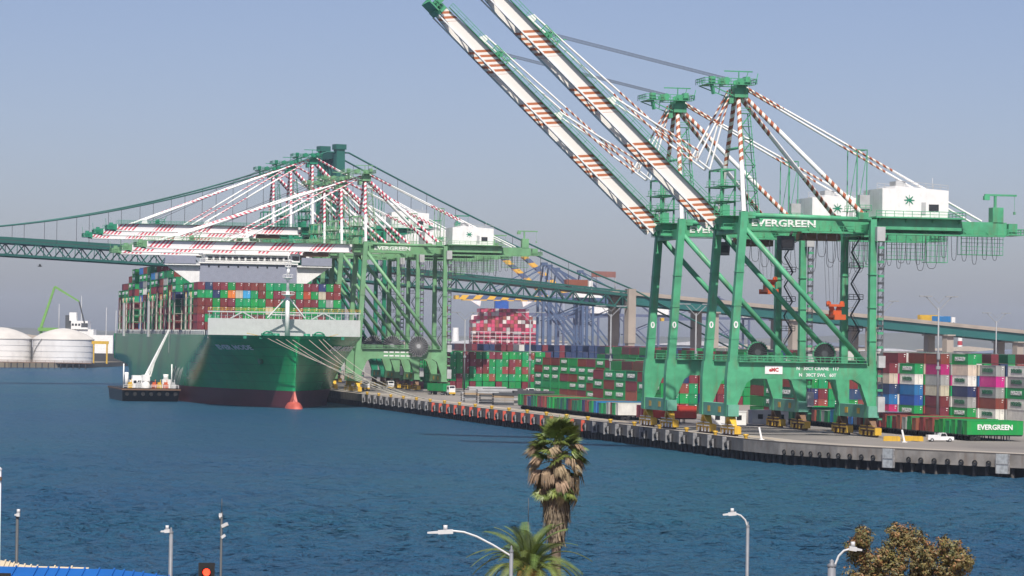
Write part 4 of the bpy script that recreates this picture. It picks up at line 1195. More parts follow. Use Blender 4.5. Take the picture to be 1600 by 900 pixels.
mb.tube((-8, 6, 4.6), (-8, 6, 10), .7, 8); mb.tube((6, 8.5, 7.6), (6, 8.5, 9.4), .9, 8)
dh = mb.build('deckhouse', M['white'], bar)
for i in range(4): MB().box(-5.2 + i * 1.5, -4.2 + i * 1.5, 8.94, 9, 6.2, 7.2).build('window', M['glass'], dh)
mb = MB(); mb.lathe([(1.5, 4.6), (1.5, 6.8), (1.1, 7.0)], 12, c=(-1.5, 4.0, 0)); mb.box(-2.8, -.2, 2.6, 5.4, 7.0, 9.2); mb.build('crane_base', M['white'], bar)
jib = MB(); p0, p1 = Vector((-1.5, 4.0, 8.4)), Vector((6.8, 8.0, 25.0))
jib.beam(p0, p1, 1.1, 1.1, 0, .45, .45); jib.beam(p0 + Vector((1.6, 0, .2)), p0.lerp(p1, .45), .3, .3)
jib.beam(p1, (6.8, 8, 17), .05, .05); jib.build('crane_jib', M['white'], bar)
for i, (x, y, c) in enumerate(((-7, 3, 'yellow'), (3, 2, 'yellow'), (5.5, 4, 'orange'), (8, 3, 'grey'), (-4.2, 2, 'grey'), (1.2, 1.6, 'orange'))):
    mb = MB(); mb.box(x - .9, x + .9, y - .7, y + .7, 4.6, 6.0); mb.box(x - .6, x + .6, y - .5, y + .5, 6.0, 6.7); mb.tube((x + .4, y, 6), (x + .4, y, 7.6), .12, 5); mb.build('deck_machine', M[c], bar)
for x in (-9.3, 7.4): MB().tube((x, 3, 4.6), (x, 3, 13), .22, 6).build('light_mast', M['white'], bar)
for i in range(9):
    x = 9.7; y = 6 + i * 3.6
    MB().tube((x + .2, y, 4.8), (x + 4.4, y + .4, 22.0 - (i % 3)), .12, 5).build('transfer_hose', M['grey'], bar)
# ================================================================== container yard
rs = random.Random(23)
YARD_GREEN = [('green', 52), ('maroon', 34), ('dark green', 5), ('brown red', 9)]
MIXED = [('green', 16), ('maroon', 22), ('white', 16), ('cream', 10), ('grey', 12), ('navy', 7), ('blue', 6), ('magenta', 5), ('brown red', 10), ('dark green', 6)]
def pick(tab): return rs.choices([t[0] for t in tab], [t[1] for t in tab])[0]
massY = MB(); YN = [0]
def block(name, u0, v0, nb, nr, T, tab, H=2.6, step=0.0, show=None, pitch=12.8, colors=None, rowp=2.62):
    """bays run away from the camera (u), rows landward (v); seen pieces are single things, the rest one mass"""
    for b in range(nb):
        for r in range(nr):
            t = T[(b * 3 + r) % len(T)] if isinstance(T, (list, tuple)) else T
            for k in range(t):
                u = u0 + 6.1 + b * pitch + (.5 * sin(7 * b + 3 * r)); v = v0 + 1.22 + r * rowp - b * step
                c = pick(tab)
                if colors: c = colors(b, r, k, c)
                seen = (show(b, r, k, t) if show else (b == 0 or r == 0))
                if seen and YN[0] < 330:
                    put_container('yard_container', c, q(u, v, ZQ + .02 + k * (H + .02)), TH,
                                  f'{c} container, {nth(k + 1)} tier, {nth(r + 1)} row, {nth(b + 1)} bay, {name}', 'containers stacked in the yard',
                                  H=H, text=(c in ('green', 'white', 'grey', 'dark green') and r == 0 and rs.random() < .85), reefer=(c == 'white'))
                    YN[0] += 1
                else:
                    i = mcol.index(c) if c in mcol else (4 if c in ('cream', 'grey') else 3 if c == 'blue' else 2)
                    mass_box(massY, u, v, ZQ + .02 + k * (H + .02), 12.1, H, i, q)
# right-hand mixed yard: bays step landward towards the camera, so both sides and ends show
NO = lambda b, r, k, t: False
def yard_right(b, r, k, c):
    rows = ['WWGKW', 'WMKPK', 'GKBWC', 'MMCKP', 'GLLWG', 'PLBCM']          # bottom to top, nearest bay first
    kk = {'W': 'white', 'G': 'green', 'K': 'grey', 'M': 'maroon', 'P': 'magenta', 'B': 'navy', 'C': 'cream', 'L': 'blue'}
    return kk[rows[b % 6][k % 5]] if r == 0 else c
block('mixed stacks right of the cranes', 140, 120.5, 6, 3, [5, 5, 6, 5, 5, 5, 6], MIXED, H=2.85, step=2.95, show=lambda b, r, k, t: r == 0 or (r == 1), colors=yard_right)
block('green stack behind the landside legs', 236, 112, 3, 4, 5, [('green', 7), ('maroon', 4)], H=2.75, show=lambda b, r, k, t: b == 0)
block('stack under the portal beams', 128, 58, 4, 7, [4, 5, 4, 4], YARD_GREEN + [('navy', 8), ('brown red', 10)], H=2.7, show=lambda b, r, k, t: b == 0 or (r == 0 and b < 3))
block('stack behind the waterside legs', 192, 37, 6, 8, [4, 4, 5], YARD_GREEN + [('navy', 5)], H=2.7, show=lambda b, r, k, t: b == 0 or (r == 0 and b < 6))
block('long green block in mid yard', 318, 66, 12, 8, 5, [('green', 58), ('maroon', 34), ('dark green', 8)], H=2.62, show=lambda b, r, k, t: r == 0)
block('far block left of the long one', 582, 55, 3, 15, 5, [('green', 50), ('maroon', 40), ('brown red', 10)], H=2.85, show=lambda b, r, k, t: b == 0 and k > 0)
block('stack by the far cranes', 560, 38, 4, 5, [5, 4, 5], YARD_GREEN, H=2.85, show=NO)
block('rear', 640, 70, 3, 16, 5, YARD_GREEN, H=2.85, show=NO)
block('rear', 318, 90, 9, 14, [5, 5, 5, 6], YARD_GREEN, H=2.75, show=NO)
block('rear', 250, 130, 9, 18, [5, 6, 5, 6], MIXED, H=2.85, show=NO)
block('rear', 385, 130, 6, 30, [6, 6, 5], MIXED, H=2.85, show=NO)
block('rear', 480, 110, 6, 22, [6, 6, 5], [('navy', 5), ('maroon', 4), ('green', 6)], H=2.85, show=NO)
block('rear', 720, 95, 5, 34, [6, 5, 6], [('navy', 6), ('maroon', 5), ('white', 1)], H=2.85, show=NO)
yard = massY.build('stacked_containers', MASSM); stuff(yard)
yard['label'] = 'deep rows of stacked containers filling the yard behind'
# ---------------------------------------------------------------- chassis rows along the quay
chm = MB()
for x in (-.45, .45): chm.box(x - .09, x + .09, -6.1, 6.1, 1.0, 1.28)
for y in (-5.9, -2, 2, 5.9): chm.box(-1.2, 1.2, y - .1, y + .1, 1.1, 1.28)
chm.box(-.9, .9, 3.2, 4.8, .55, .9)
ch_frame = chm.mesh('chassis_frame', [M['dgrey']])
wh_me = MB().tube((-.29, 0, .5), (.29, 0, .5), .5, 12).mesh('wheel', [M['black']])
lg_me = MB().box(-.075, .075, -3.4, -3.2, 0, 1.1).mesh('landing_leg', [M['dgrey']])
def chassis(loc, rz, label, group):
    R = thing('container_chassis', label, 'trailer', loc, rz, group)
    link('chassis_frame', ch_frame, R); [link('landing_leg', lg_me, R, (sx_ * .675, 0, 0)) for sx_ in (-1, 1)]
    for y in (3.6, 4.8):
        for x in (-.9, .9): link('wheel', wh_me, R, (x, y, 0))
    return R
def chassis_row(u0, n, v, tab, rname, first=None, fixed=None, stop=None):
    for i in range(n):
        u = u0 + i * 3.35 + rs.uniform(-.15, .15)
        c = (fixed or {}).get(i) or pick(tab)
        # local +y end (wheels) points to the water
        loc = q(u, v + 6.1 + rs.uniform(-.3, .3), ZQ + .005)
        chassis(loc, TH + pi / 2, f'container chassis, {nth(i + 1)} from the near end of the {rname}', f'chassis in the {rname}')
        H = rs.choice((2.6, 2.9, 2.9))
        o = put_container('parked_container', c, (loc[0], loc[1], ZQ + 1.29), TH + pi / 2, f'{c} container on the {nth(i + 1)} chassis from the near end of {rname}', f'containers parked in the {rname}',
                          H=H, text=(i == 0 and rname == 'inland parked row'))
        if i == 0 and first: pass
PARK = [('green', 34), ('dark green', 18), ('maroon', 16), ('brown red', 10), ('navy', 5), ('blue', 4), ('grey', 9), ('white', 2)]
chassis_row(-21.5, 40, 43.5, PARK, 'inland parked row', fixed={0: 'green', 1: 'dark green', 2: 'green', 9: 'brown red', 12: 'brown red', 13: 'maroon', 22: 'blue', 26: 'blue'})
chassis_row(92, 3, 6, PARK, 'short red row', fixed={0: 'red', 1: 'red', 2: 'red'})
chassis_row(116, 34, 5.5, PARK, 'quayside parked row', fixed={6: 'blue', 7: 'blue', 9: 'brown red', 10: 'brown red', 11: 'navy', 20: 'green', 21: 'green'})
# ---------------------------------------------------------------- empty chassis stacked flat, far apron
st_me = chm.mesh('stacked_chassis', [M['dgrey']])
sm = [MB(), MB(), MB()]
flat = MB()
flat.box(-1.2, 1.2, -6.1, 6.1, 0, .12)
for x in (-1.15, 1.15): flat.box(x - .06, x + .06, -6.1, 6.1, -.35, .25)
for y in (-5, -1.5, 1.5, 5): flat.box(-1.1, 1.1, y - .2, y + .2, -.35, 0)
fl = [flat.mesh('flat_rack', [m]) for m in (M['grey'], M['dgrey'], mat('wood_deck', (.36, .26, .15), .8), mat('worn_flat_rack', (.30, .29, .27), .7, dirt=.3))]
n = 0
for i, (u, v) in enumerate(((262, 20), (276, 15), (276, 21), (290, 14), (290, 20), (304, 16), (304, 22), (318, 15), (318, 21), (332, 17), (334, 23), (346, 22), (300, 28), (330, 28))):
    for k in range(4 + (i % 3)):
        n += 1
        o = link('flat_rack', fl[rs.choice((0, 1, 1, 2, 3, 0))], None, q(u + rs.uniform(-.3, .3), v, ZQ + .45 + k * .72), TH + pi / 2 + rs.uniform(-.02, .02))
        tag(o, f'flat rack, {nth(k + 1)} up in the {nth(i + 1)} low stack on the far apron', 'flat rack', 'flat racks stacked on the apron')
# ---------------------------------------------------------------- vehicles
VM = {'white': mat('car_white', (.72, .72, .72), .3, spec=.6), 'glass': M['glass'], 'tyre': M['black']}
tyre_w = MB().tube((-.12, 0, 0), (.12, 0, 0), .36, 14).tube((-.13, 0, 0), (.13, 0, 0), .2, 10, 1).mesh('wheel', [M['black'], M['grey']])
def car(name, label, cat, loc, rz, L, Hb, Ht, cab, body, pickup=False):
    R = thing(name, label, cat, loc, rz)
    w = .92; mb = MB(); h = L / 2
    mb.prism([(-h, .35), (h, .35), (h, Hb - .1), (h - .15, Hb), (-h + .1, Hb), (-h, Hb - .1)], -w, w)
    mb.prism([(cab[0], Hb), (cab[1], Hb), (cab[1] - .35, Ht), (cab[0] + .25, Ht)], -w + .08, w - .08)
    if pickup:
        mb.box(-h + .05, cab[0] - .05, -w, -w + .1, Hb, Hb + .3); mb.box(-h + .05, cab[0] - .05, w - .1, w, Hb, Hb + .3); mb.box(-h, -h + .1, -w, w, Hb, Hb + .3)
        mb.beam((cab[0] - .5, -w + .1, Hb), (cab[0] - .5, -w + .1, Ht), .08, .08); mb.beam((cab[0] - .5, w - .1, Hb), (cab[0] - .5, w - .1, Ht), .08, .08)
    mb.build('body', body, R)
    for s in (-1, 1):
        MB().hexa([(cab[0] + .25, s * (w - .075), Hb + .06), (cab[1] - .15, s * (w - .075), Hb + .06), (cab[1] - .15, s * (w - .06), Hb + .06), (cab[0] + .25, s * (w - .06), Hb + .06)],
                  [(cab[0] + .40, s * (w - .075), Ht - .1), (cab[1] - .42, s * (w - .075), Ht - .1), (cab[1] - .42, s * (w - .06), Ht - .1), (cab[0] + .40, s * (w - .06), Ht - .1)]).build('side_window', M['glass'], R)
    mb = MB(); mb.quad([(cab[1] + .01, -w + .16, Hb + .05), (cab[1] + .01, w - .16, Hb + .05), (cab[1] - .31, w - .2, Ht - .06), (cab[1] - .31, -w + .2, Ht - .06)]); mb.build('windscreen', M['glass'], R)
    for x in (-h + .85, h - .85):
        for s in (-1, 1): link('wheel', tyre_w, R, (x, s * (w - .1), .36), pi / 2)
    for s in (-1, 1): MB().box(h - .02, h + .03, s * .65 - .18, s * .65 + .18, .7, .9).build('headlight', M['letter'], R)
    return R
p = pix(1468, 689, 640); 
def ground_pix(px, py, z=ZQ):
    dx, dy = px - 800, py - 450; x = dx + ROLL * dy; y = dy - ROLL * dx - 80
    Z = (EYE - z) * FPX / y; return (x * Z / FPX, Z, z)
car('pickup_truck', 'white pickup truck parked on the quay below the inland row', 'pickup truck', ground_pix(1468, 690), rad(8), 5.4, 1.05, 1.8, (-.3, 1.35), VM['white'], True)
car('car', 'small white car on the grey apron beyond the quayside row', 'car', ground_pix(766, 626.5), rad(20), 4.6, .95, 1.5, (-1.3, 1.0), VM['white'])
def yard_truck(label, loc, rz, box=None, cabc='white', gname=None):
    R = thing('yard_truck', label, 'truck', loc, rz)
    mb = MB(); mb.box(-3.0, 3.0, -.5, .5, .75, 1.05); mb.build('chassis_frame', M['dgrey'], R)
    mb = MB(); mb.prism([(1.3, 1.0), (3.2, 1.0), (3.2, 2.2), (2.9, 3.3), (1.3, 3.3)], -1.15, 1.15); mb.box(3.15, 3.3, -1.2, 1.2, .5, 1.1, 1)
    mb.build('cab', [M[cabc], M['yellow']], R)
    mb = MB(); mb.hexa([(3.21, -1.0, 2.15), (3.21, 1.0, 2.15), (3.19, 1.0, 2.15), (3.19, -1.0, 2.15)], [(2.95, -1.0, 3.15), (2.95, 1.0, 3.15), (2.90, 1.0, 3.15), (2.90, -1.0, 3.15)]); mb.build('windscreen', M['glass'], R)
    for s in (-1, 1): MB().box(1.6, 2.8, min(s * 1.14, s * 1.17), max(s * 1.14, s * 1.17), 2.0, 3.0).build('side_window', M['glass'], R)
    for x in (2.4, -1.4, -2.6):
        for s in (-1, 1): 
            o = link('wheel', tyre_w, R, (x, s * 1.0, .5), pi / 2); o.scale = (2.2, 1.4, 1.4)
    if box:
        mb = MB(); mb.box(-13.5, -1, -.5, .5, 1.05, 1.3); mb.build('trailer_bed', M['dgrey'], R)
        for x in (-12.4, -11.2):
            for s in (-1, 1): o = link('wheel', tyre_w, R, (x, s * 1.0, .5), pi / 2); o.scale = (2.2, 1.4, 1.4)
    return R
g = ground_pix(700, 617.5)
rzt = rad(-62)
yard_truck('white-cabbed truck hauling a green container along the far apron', g, rzt, True)
fx = Vector((cos(rzt), sin(rzt)))
o = put_container('hauled_container', 'green', (g[0] - fx.x * 7.3, g[1] - fx.y * 7.3, ZQ + 1.32), rzt - pi / 2, 'green container riding behind the white-cabbed truck on the apron', 'containers on trucks', text=True)
yard_truck('white yard truck below the far cranes, next to the bow lines', ground_pix(571, 610), rad(-80))
yard_truck('white yard truck with yellow bumper under the far crane legs', ground_pix(607, 609), rad(-70), True)
yard_truck('white yard truck at the foot of the long green block', ground_pix(823, 622, ZQ), rad(-60))
# orange top loaders by the long block
def loader(label, loc, rz):
    R = thing('top_loader', label, 'top loader', loc, rz)
    MB().box(-3.6, 3.0, -1.6, 1.6, 1.0, 2.6).box(-3.8, -2.2, -1.5, 1.5, 2.6, 3.4).build('body', M['orange'], R)
    MB().box(3.0, 3.4, -1.3, -.9, .4, 6.6).box(3.0, 3.4, .9, 1.3, .4, 6.6).box(2.9, 3.5, -1.4, 1.4, 6.2, 6.6).build('mast', M['orange'], R)
    MB().box(3.4, 4.4, -6.0, 6.0, 4.6, 5.2).box(3.4, 4.4, -1.5, 1.5, 5.2, 6.2).build('spreader', M['orange'], R)
    MB().prism([(-1.2, 2.6), (.8, 2.6), (.5, 4.6), (-1.0, 4.6)], -1.0, 1.0).build('cab', M['white'], R)
    for x in (-2.6, 2.0):
        for s in (-1, 1): o = link('wheel', tyre_w, R, (x, s * 1.3, .9), pi / 2); o.scale = (3.5, 2.5, 2.5)
    return R
loader('orange top loader beside the quayside row, by the far raised crane', q(262, 52), rad(190))
loader('orange top loader at the foot of the long green block', q(318, 56), rad(170))
# yellow barriers, white leaning posts, white site cabins
for i, (px, py, L) in enumerate(((1191, 657, 6.5), (1393, 689, 3.4), (1426, 689, 4.2))):
    gx = ground_pix(px, py)
    tag(MB().prism([(-L / 2, 0), (L / 2, 0), (L / 2, .8), (L / 2 - .3, 1.0), (-L / 2 + .3, 1.0), (-L / 2, .8)], -.35, .35).build('yellow_barrier', M['yellow'], None, gx, rad(-3)),
        ('long yellow barrier on the asphalt between crane legs', 'short yellow barrier on the quay nearest the cranes', 'short yellow barrier on the quay beside the white post')[i], 'barrier')
for i, (px, py) in enumerate(((1190, 687), (1413, 691))):
    gx = ground_pix(px, py); mb = MB(); mb.beam((0, 0, 0), (-.55, 0, 2.5), .34, .34); mb.box(-.5, .5, -.4, .4, 0, .12)
    tag(mb.build('leaning_post', M['white'], None, gx), ('white leaning post on the quay edge between the crane legs', 'white leaning post between two yellow barriers')[i], 'post')
for i, (u, v, L) in enumerate(((72, 20, 9), (84, 34, 9))):
    R = thing('site_cabin', ('white site cabin standing behind the nearest waterside legs', 'grey white site cabin behind the yellow barrier')[i], 'cabin', q(u, v), TH)
    MB().box(-L / 2, L / 2, -1.5, 1.5, .3, 3.4).box(-L / 2 - .1, L / 2 + .1, -1.6, 1.6, 3.4, 3.6).build('wall', M['white'] if i == 0 else M['grey'], R)
    MB().box(-.6, .5, -1.56, -1.5, .4, 2.6).build('door', M['dgrey'], R)
    for x in (-3, 2.2): MB().box(x, x + 1.2, -1.56, -1.5, 1.5, 2.6).build('window', M['glass'], R)
# ---------------------------------------------------------------- high-mast lights
hm = MB(); hm.tube((0, 0, 0), (0, 0, 29), .35, 8, r1=.18)
hm.box(-.5, .5, -.5, .5, 13.5, 14.3); hm.box(-.35, .35, -.7, .3, 16, 17.5)
ha = MB()
for s in (-1, 1):
    ha.beam((0, 0, 28.2), (s * 3.2, 0, 31.6), .22, .22); ha.beam((0, 0, 30.0), (s * 1.4, 0, 31.4), .12, .12)
    for k in (2.2, 3.2, 4.4): ha.box(s * k - .5, s * k + .5, -.35, .35, 31.6, 31.9)
    ha.beam((s * 1.8, 0, 31.7), (s * 5.0, 0, 31.9), .12, .12)
mg = mat('mast_grey', (.26, .27, .28), .5)
hm_me, ha_me = hm.mesh('mast_pole', [mg]), ha.mesh('lamp_arms', [mg])
for i, (px, ptop, Z, sc, lab) in enumerate(((1467, 463, 800, .80, 'tall yard light mast standing before the mixed containers'), (1557, 489, 1100, .98, 'yard light mast in the haze near the right edge'),
                                    (955, 478, 1020, .92, 'slim light mast in front of the long green block'), (829, 488, 1090, .98, 'slim light mast at the far end of the long green block'),
                                    (727, 488, 1180, 1.0, 'dark light mast left of the pink ship'), (1088, 475, 930, .9, 'light mast between the raised cranes behind the portal'),
                                    (1380, 470, 1000, .95, 'light mast right of the landside crane legs'), (1315, 480, 1250, 1.0, 'faint light mast between the landside legs'))):
    t = pix(px, ptop, Z); hgt = t[2] - ZQ
    R = thing('light_mast', lab, 'light mast', (t[0], t[1], ZQ), .1, 'yard light masts'); R.scale = (1, 1, hgt / 31.8)
    link('mast_pole', hm_me, R); link('lamp_arms', ha_me, R)
# ================================================================== suspension bridge
BA = math.atan2(.436, .9)
bro = thing('suspension_bridge', 'green suspension bridge crossing behind the cranes and ship', 'bridge', (-85, 1488, 0), BA)
DZ = [(-420, 54), (-330, 60), (-228, 62.3), (-158, 61), (-80, 58.2), (0, 54), (77, 49), (154, 43.3), (273, 35.5), (389, 27.5), (520, 19)]
def dz(t):
    for (a, za_), (b, zb_) in zip(DZ, DZ[1:]):
        if t <= b: return za_ + (zb_ - za_) * (t - a) / (b - a)
    return DZ[-1][1]
def cz(t):
    if t <= 0: return 66 + 45 * ((228 + t) / 228.0) ** 2 if t > -456 else 111
    f = t / 154.0; return 111 + (dz(154) + 5.5 - 111) * f - 9 * f * (1 - f)
st = MB(); ts = [-380 + 8.9 * i for i in range(61)]; ts[-1] = 154
for s in (-9, 9):
    for a, b in zip(ts, ts[1:]):
        za_, zb_ = dz(a), dz(b); m = (a + b) / 2
        st.beam((a, s, za_ + 2.2), (b, s, zb_ + 2.2), .8, 1.2); st.beam((a, s, za_ - 3.6), (b, s, zb_ - 3.6), .8, 1.0)
        st.beam((a, s, za_ - 3.4), (m, s, dz(m) + 2), .45, .45); st.beam((m, s, dz(m) + 2), (b, s, zb_ - 3.4), .45, .45)
        st.beam((m, s, dz(m) + 2), (m, s, dz(m) - 3.4), .28, .28)
for t in ts:
    st.beam((t, -9, dz(t) - 3.6), (t, 9, dz(t) - 3.6), .5, .8); st.beam((t, -9, dz(t) - 3.6), (t + 8, 9, dz(t + 8) - 3.6), .3, .3)
stuff(st.build('stiffening_truss', M['bridge'], bro))
dk = MB()
for a, b in zip(ts, ts[1:]):
    dk.beam((a, 0, dz(a) + 2.4), (b, 0, dz(b) + 2.4), 17.0, 1.4); 
    for s in (-8.6, 8.6): dk.beam((a, s, dz(a) + 3.9), (b, s, dz(b) + 3.9), .12, .9, 1)
dk.build('road_deck', [M['dgrey'], M['bridge']], bro)
ga = MB(); t2 = [154 + 12 * i for i in range(31)]
for a, b in zip(t2, t2[1:]):
    for s in (-8.2, 8.2): ga.beam((a, s, dz(a) + .2), (b, s, dz(b) + .2), .5, 4.6)
    ga.beam((a, 0, dz(a) + 2.8), (b, 0, dz(b) + 2.8), 18.4, .8, 1)
    for s in (-9.1, 9.1): ga.beam((a, s, dz(a) + 3.7), (b, s, dz(b) + 3.7), .25, 1.1, 1)
    ga.beam((a, -8, dz(a) - 1.8), (b, 8, dz(b) - 1.8), .4, .4)
ga.build('approach_girder', [mat('girder_teal', (.018, .125, .115), .5, var=.12, scale=.05), M['pier']], bro)
for s in (-9, 9):
    cb = MB(); cb.path([(t, s, cz(t)) for t in range(-380, 155, 11)] + [(154, s, cz(154))], .42, 6)
    cb.path([(154, s, cz(154)), (250, s, 8)], .42, 6); cb.build('main_cable', M['bridge'] if s > 0 else M['bridge'], bro)
    sp = MB()
    for t in range(-375, 150, 15):
        if abs(t) > 6: sp.beam((t, s, cz(t)), (t, s, dz(t) + 2), .16, .16)
    stuff(sp.build('suspender_rope', M['rope'], bro))
tw = MB()
for s in (-9.5, 9.5):
    tw.hexa([(-3.2, s - 2.6, 8), (3.2, s - 2.6, 8), (3.2, s + 2.6, 8), (-3.2, s + 2.6, 8)], [(-2.0, s - 2.0, 110), (2.0, s - 2.0, 110), (2.0, s + 2.0, 110), (-2.0, s + 2.0, 110)])
    tw.box(-2.6, 2.6, s - 2.4, s + 2.4, 110, 112.4)
for z0, z1 in ((96, 107), (64, 94), (14, 50)):
    n = 2 if z1 - z0 > 20 else 1
    for k in range(n):
        a, b = z0 + (z1 - z0) * k / n, z0 + (z1 - z0) * (k + 1) / n
        for yy in (-7.5, -3.7, 0, 3.7) if n == 1 else (-7.5,):
            w = 3.7 if n == 1 else 15
            tw.beam((0, yy, a), (0, yy + w, b), 1.0, .9); tw.beam((0, yy, b), (0, yy + w, a), 1.0, .9)
for z in (107.5, 95, 63, 50): tw.box(-1.4, 1.4, -7.8, 7.8, z - 1.6, z + 1.6)
tw.build('tower', M['bridge'], bro)
MB().box(-9, 9, -17, 17, -4, 8).build('tower_footing', M['pier'], bro)
for t in (154, 200, 246, 291, 337, 380, 425):
    for s in (-8.5, 8.5):
        pm = MB(); h = dz(t) - 2.6
        pm.lathe([(2.2, 2), (2.2, h * .55)], 12, c=(t, s, 0)) if t > 160 else pm.box(t - 1.7, t + 1.7, s - 1.9, s + 1.9, 2, h * .62)
        pm.box(t - 2.0, t + 2.0, s - 2.2, s + 2.2, h * .55 + .01, h if t > 160 else h + 8)
        pm.build('pier_column', M['pier'], bro)
    if t > 160: MB().box(t - 2.4, t + 2.4, -12, 12, dz(t) - 2.6, dz(t) - 1.9).build('pier_cap', M['pier'], bro)
def bw(t, y, z): 
    p = Matrix.Rotation(BA, 4, 'Z') @ Vector((t, y, 0)); return (-85 + p.x, 1488 + p.y, z)
# traffic and sign gantry on the bridge
R = thing('road_sign_gantry', 'red brown sign gantry above the bridge deck near its side pier', 'sign', bw(140, -7, dz(140) + 3.1), BA)
MB().box(-6.5, -6.2, -.2, .2, 0, 8).box(6.2, 6.5, -.2, .2, 0, 8).build('post', M['grey'], R)
MB().box(-6.5, 6.5, -.3, .3, 6.6, 9.4).build('sign_panel', mat('sign_brown', (.26, .12, .10), .6), R)
for i, (px, cols, lab) in enumerate(((903, ('white', 'brown red'), 'semi truck with white cab and rust red box crossing the bridge'), (1452, ('grey', 'yellow'), 'yellow truck on the bridge approach at right'), (1472, ('white', 'blue'), 'blue and white truck on the bridge approach at right'))):
    x_ = px - 800; t = 0
    for k in range(-200, 500):
        w = bw(k, -6, 0)
        if w[0] / w[1] * FPX > x_: t = k; break
    R = thing('bridge_truck', lab, 'truck', bw(t, -6, dz(t) + 3.25), BA)
    bm = CM[cols[1]] if cols[1] in CM else M['yellow']
    MB().box(-7, 4.4, -1.25, 1.25, 1.1, 4.0).build('cargo_box', bm, R); MB().box(5.0, 7.2, -1.2, 1.2, .8, 3.6).build('cab', M['white'], R)
    for x in (-6, -4.6, 4, 6.2): MB().tube((x, -1.25, .5), (x, 1.25, .5), .5, 10).build('wheel', M['black'], R)
# ================================================================== far berth: blue cranes, pink laden ship
def far_crane(label, loc, raised, L, zb=46.0, za=70.0, frame=None, house=True, beam=None):
    R = thing('far_gantry_crane', label, 'gantry crane', loc, TH, 'gantry cranes beyond the bridge'); f = frame or M['blue']
    for x in (0, 27):
        for y in (0, 17): MB().beam((x, y, 0), (x, y, zb), 1.5, 1.7).build('leg', f, R)
    for y in (0, 17):
        MB().box(.8, 26.2, y - .8, y + .8, 12, 14).build('portal_beam', f, R)
        MB().beam((.5, y, zb - 1), (26, y, 14), .9, .9).build('diagonal_brace', f, R); MB().beam((26, y, zb - 4), (2, y, zb - 14), .7, .7).build('diagonal_brace', f, R)
    MB().box(-1, 48, 5.5, 6.7, zb, zb + 2).box(-1, 48, 10.3, 11.5, zb, zb + 2).build('girder', f, R)
    MB().beam((0, 0, zb), (2, 7.5, za), .9, .9).beam((0, 17, zb), (2, 9.5, za), .9, .9).box(0, 4, 6, 11, za - 1, za + 1).build('mast', f, R)
    for y in (7, 10): MB().beam((3, y, za), (26, y * 1.6 - 4, zb + 1), .6, .6).beam((3, y, za), (45, y, zb + 2), .35, .35).build('backstay', f, R)
    if house: MB().prism([(22, zb + 2), (36, zb + 2), (36, zb + 6.5), (33, zb + 7.6), (25, zb + 7.6), (22, zb + 6.5)], 3.5, 13.5).build('machinery_house', M['white'], R)
    B = link('boom', None, R, (-1.2, 8.5, zb + 1), rot=(0, raised, 0))
    mb = MB()
    for s in (-2.6, 2.6): mb.box(-L, 0, s - .7, s + .7, -1.5, 1.3)
    for k in range(6): mb.box(-L + 1 + k * L / 6, -L + 1.8 + k * L / 6, -2, 2, -1, 1)
    mb.build('boom_beam', [beam or M['bm3']], B)
    MB().box(-L - 2.5, -L, -3.5, 3.5, -1.6, 1.0).build('boom_tip', M['yellow'], B)
    if raised < .1:
        for y in (6.2, 10.8): MB().beam((2, y, za), (-L * .8, y, zb + 2), .35, .35).beam((2, y, za), (-L * .45, y, zb + 2), .3, .3).build('forestay', f, R)
    return R
b0 = pix(848, 545, 2130)
far_crane('blue gantry crane with yellow-banded lowered boom over the pink laden ship', (b0[0], b0[1], ZQ), 0, 55)
b1 = pix(856, 545, 2190)
far_crane('blue gantry crane with yellow-banded boom just behind the nearest blue one', (b1[0], b1[1], ZQ), 0, 55)
for i, (px, Z) in enumerate(((868, 2280), (905, 2350))):
    b = pix(px, 545, Z); far_crane(('blue gantry crane with boom raised above the bridge deck, left of two', 'blue gantry crane with boom raised above the bridge deck, right of two')[i], (b[0], b[1], ZQ), rad(40), 50)
M['slate'] = mat('slate_steel', (.10, .12, .20), .5)
for i, (px, Z) in enumerate(((880, 2420), (975, 2450), (1120, 2600))):
    b = pix(px, 540, Z); far_crane(('slate gantry crane with white house left of the bridge pier', 'slate gantry crane with white house right of the bridge pier', 'slate gantry crane with white house behind the raised cranes')[i], (b[0], b[1], ZQ), rad(-2), 42, 38, 56, M['slate'], True, M['slate'])
ps = thing('pink_laden_ship', 'far container ship laden with pink boxes under the blue cranes', 'ship', pix(790, 560, 2180)[:2] + (0,), rad(4))
hm_ = MB(); hm_.hexa([(-14, 10, -1), (14, 10, -1), (20, 300, -1), (-20, 300, -1)], [(-23, 0, 18), (23, 0, 18), (23, 300, 18), (-23, 300, 18)]); hm_.build('hull', CM['pink'], ps)
MB().box(-21, 21, 50, 60, 18, 40).box(-23, 23, 49, 57, 52, 54.0).prism([(-23.4, 51), (-15, 46), (-14, 52), (-23.4, 54)], 49, 53).prism([(23.4, 51), (23.4, 54), (14, 52), (15, 46)], 49, 53).build('deckhouse', M['white'], ps)
MB().box(-4.6, 4.8, 47, 57, 44.5, 53).build('funnel_block', CM['blue'], ps)
rs = random.Random(5); pk = [MB() for _ in range(5)]
for r in range(17):
    t = 10 if 1 < r < 15 else (8 if r in (1, 15) else 7)
    for b in range(3):
        for k in range(t):
            i = rs.choices(range(5), [46, 26, 12, 9, 7])[0]; x = -20.8 + r * 2.6; y = 22 + b * 14
            z = 18.5 + k * 2.6; pk[i].box(x - 1.2, x + 1.2, y - 6, y + 6, z, z + 2.5)
for i, c in enumerate(('pink', 'maroon', 'brown red', 'grey', 'white')): stuff(pk[i].build('stowed_containers', CM[c], ps))
mb = MB()
for z in (22, 25, 28): mb.box(-23, 23, 14.5, 15, z, z + .5)
for x in range(-22, 23, 4): mb.beam((x, 14.6, 18), (x, 14.6, 28), .4, .4)
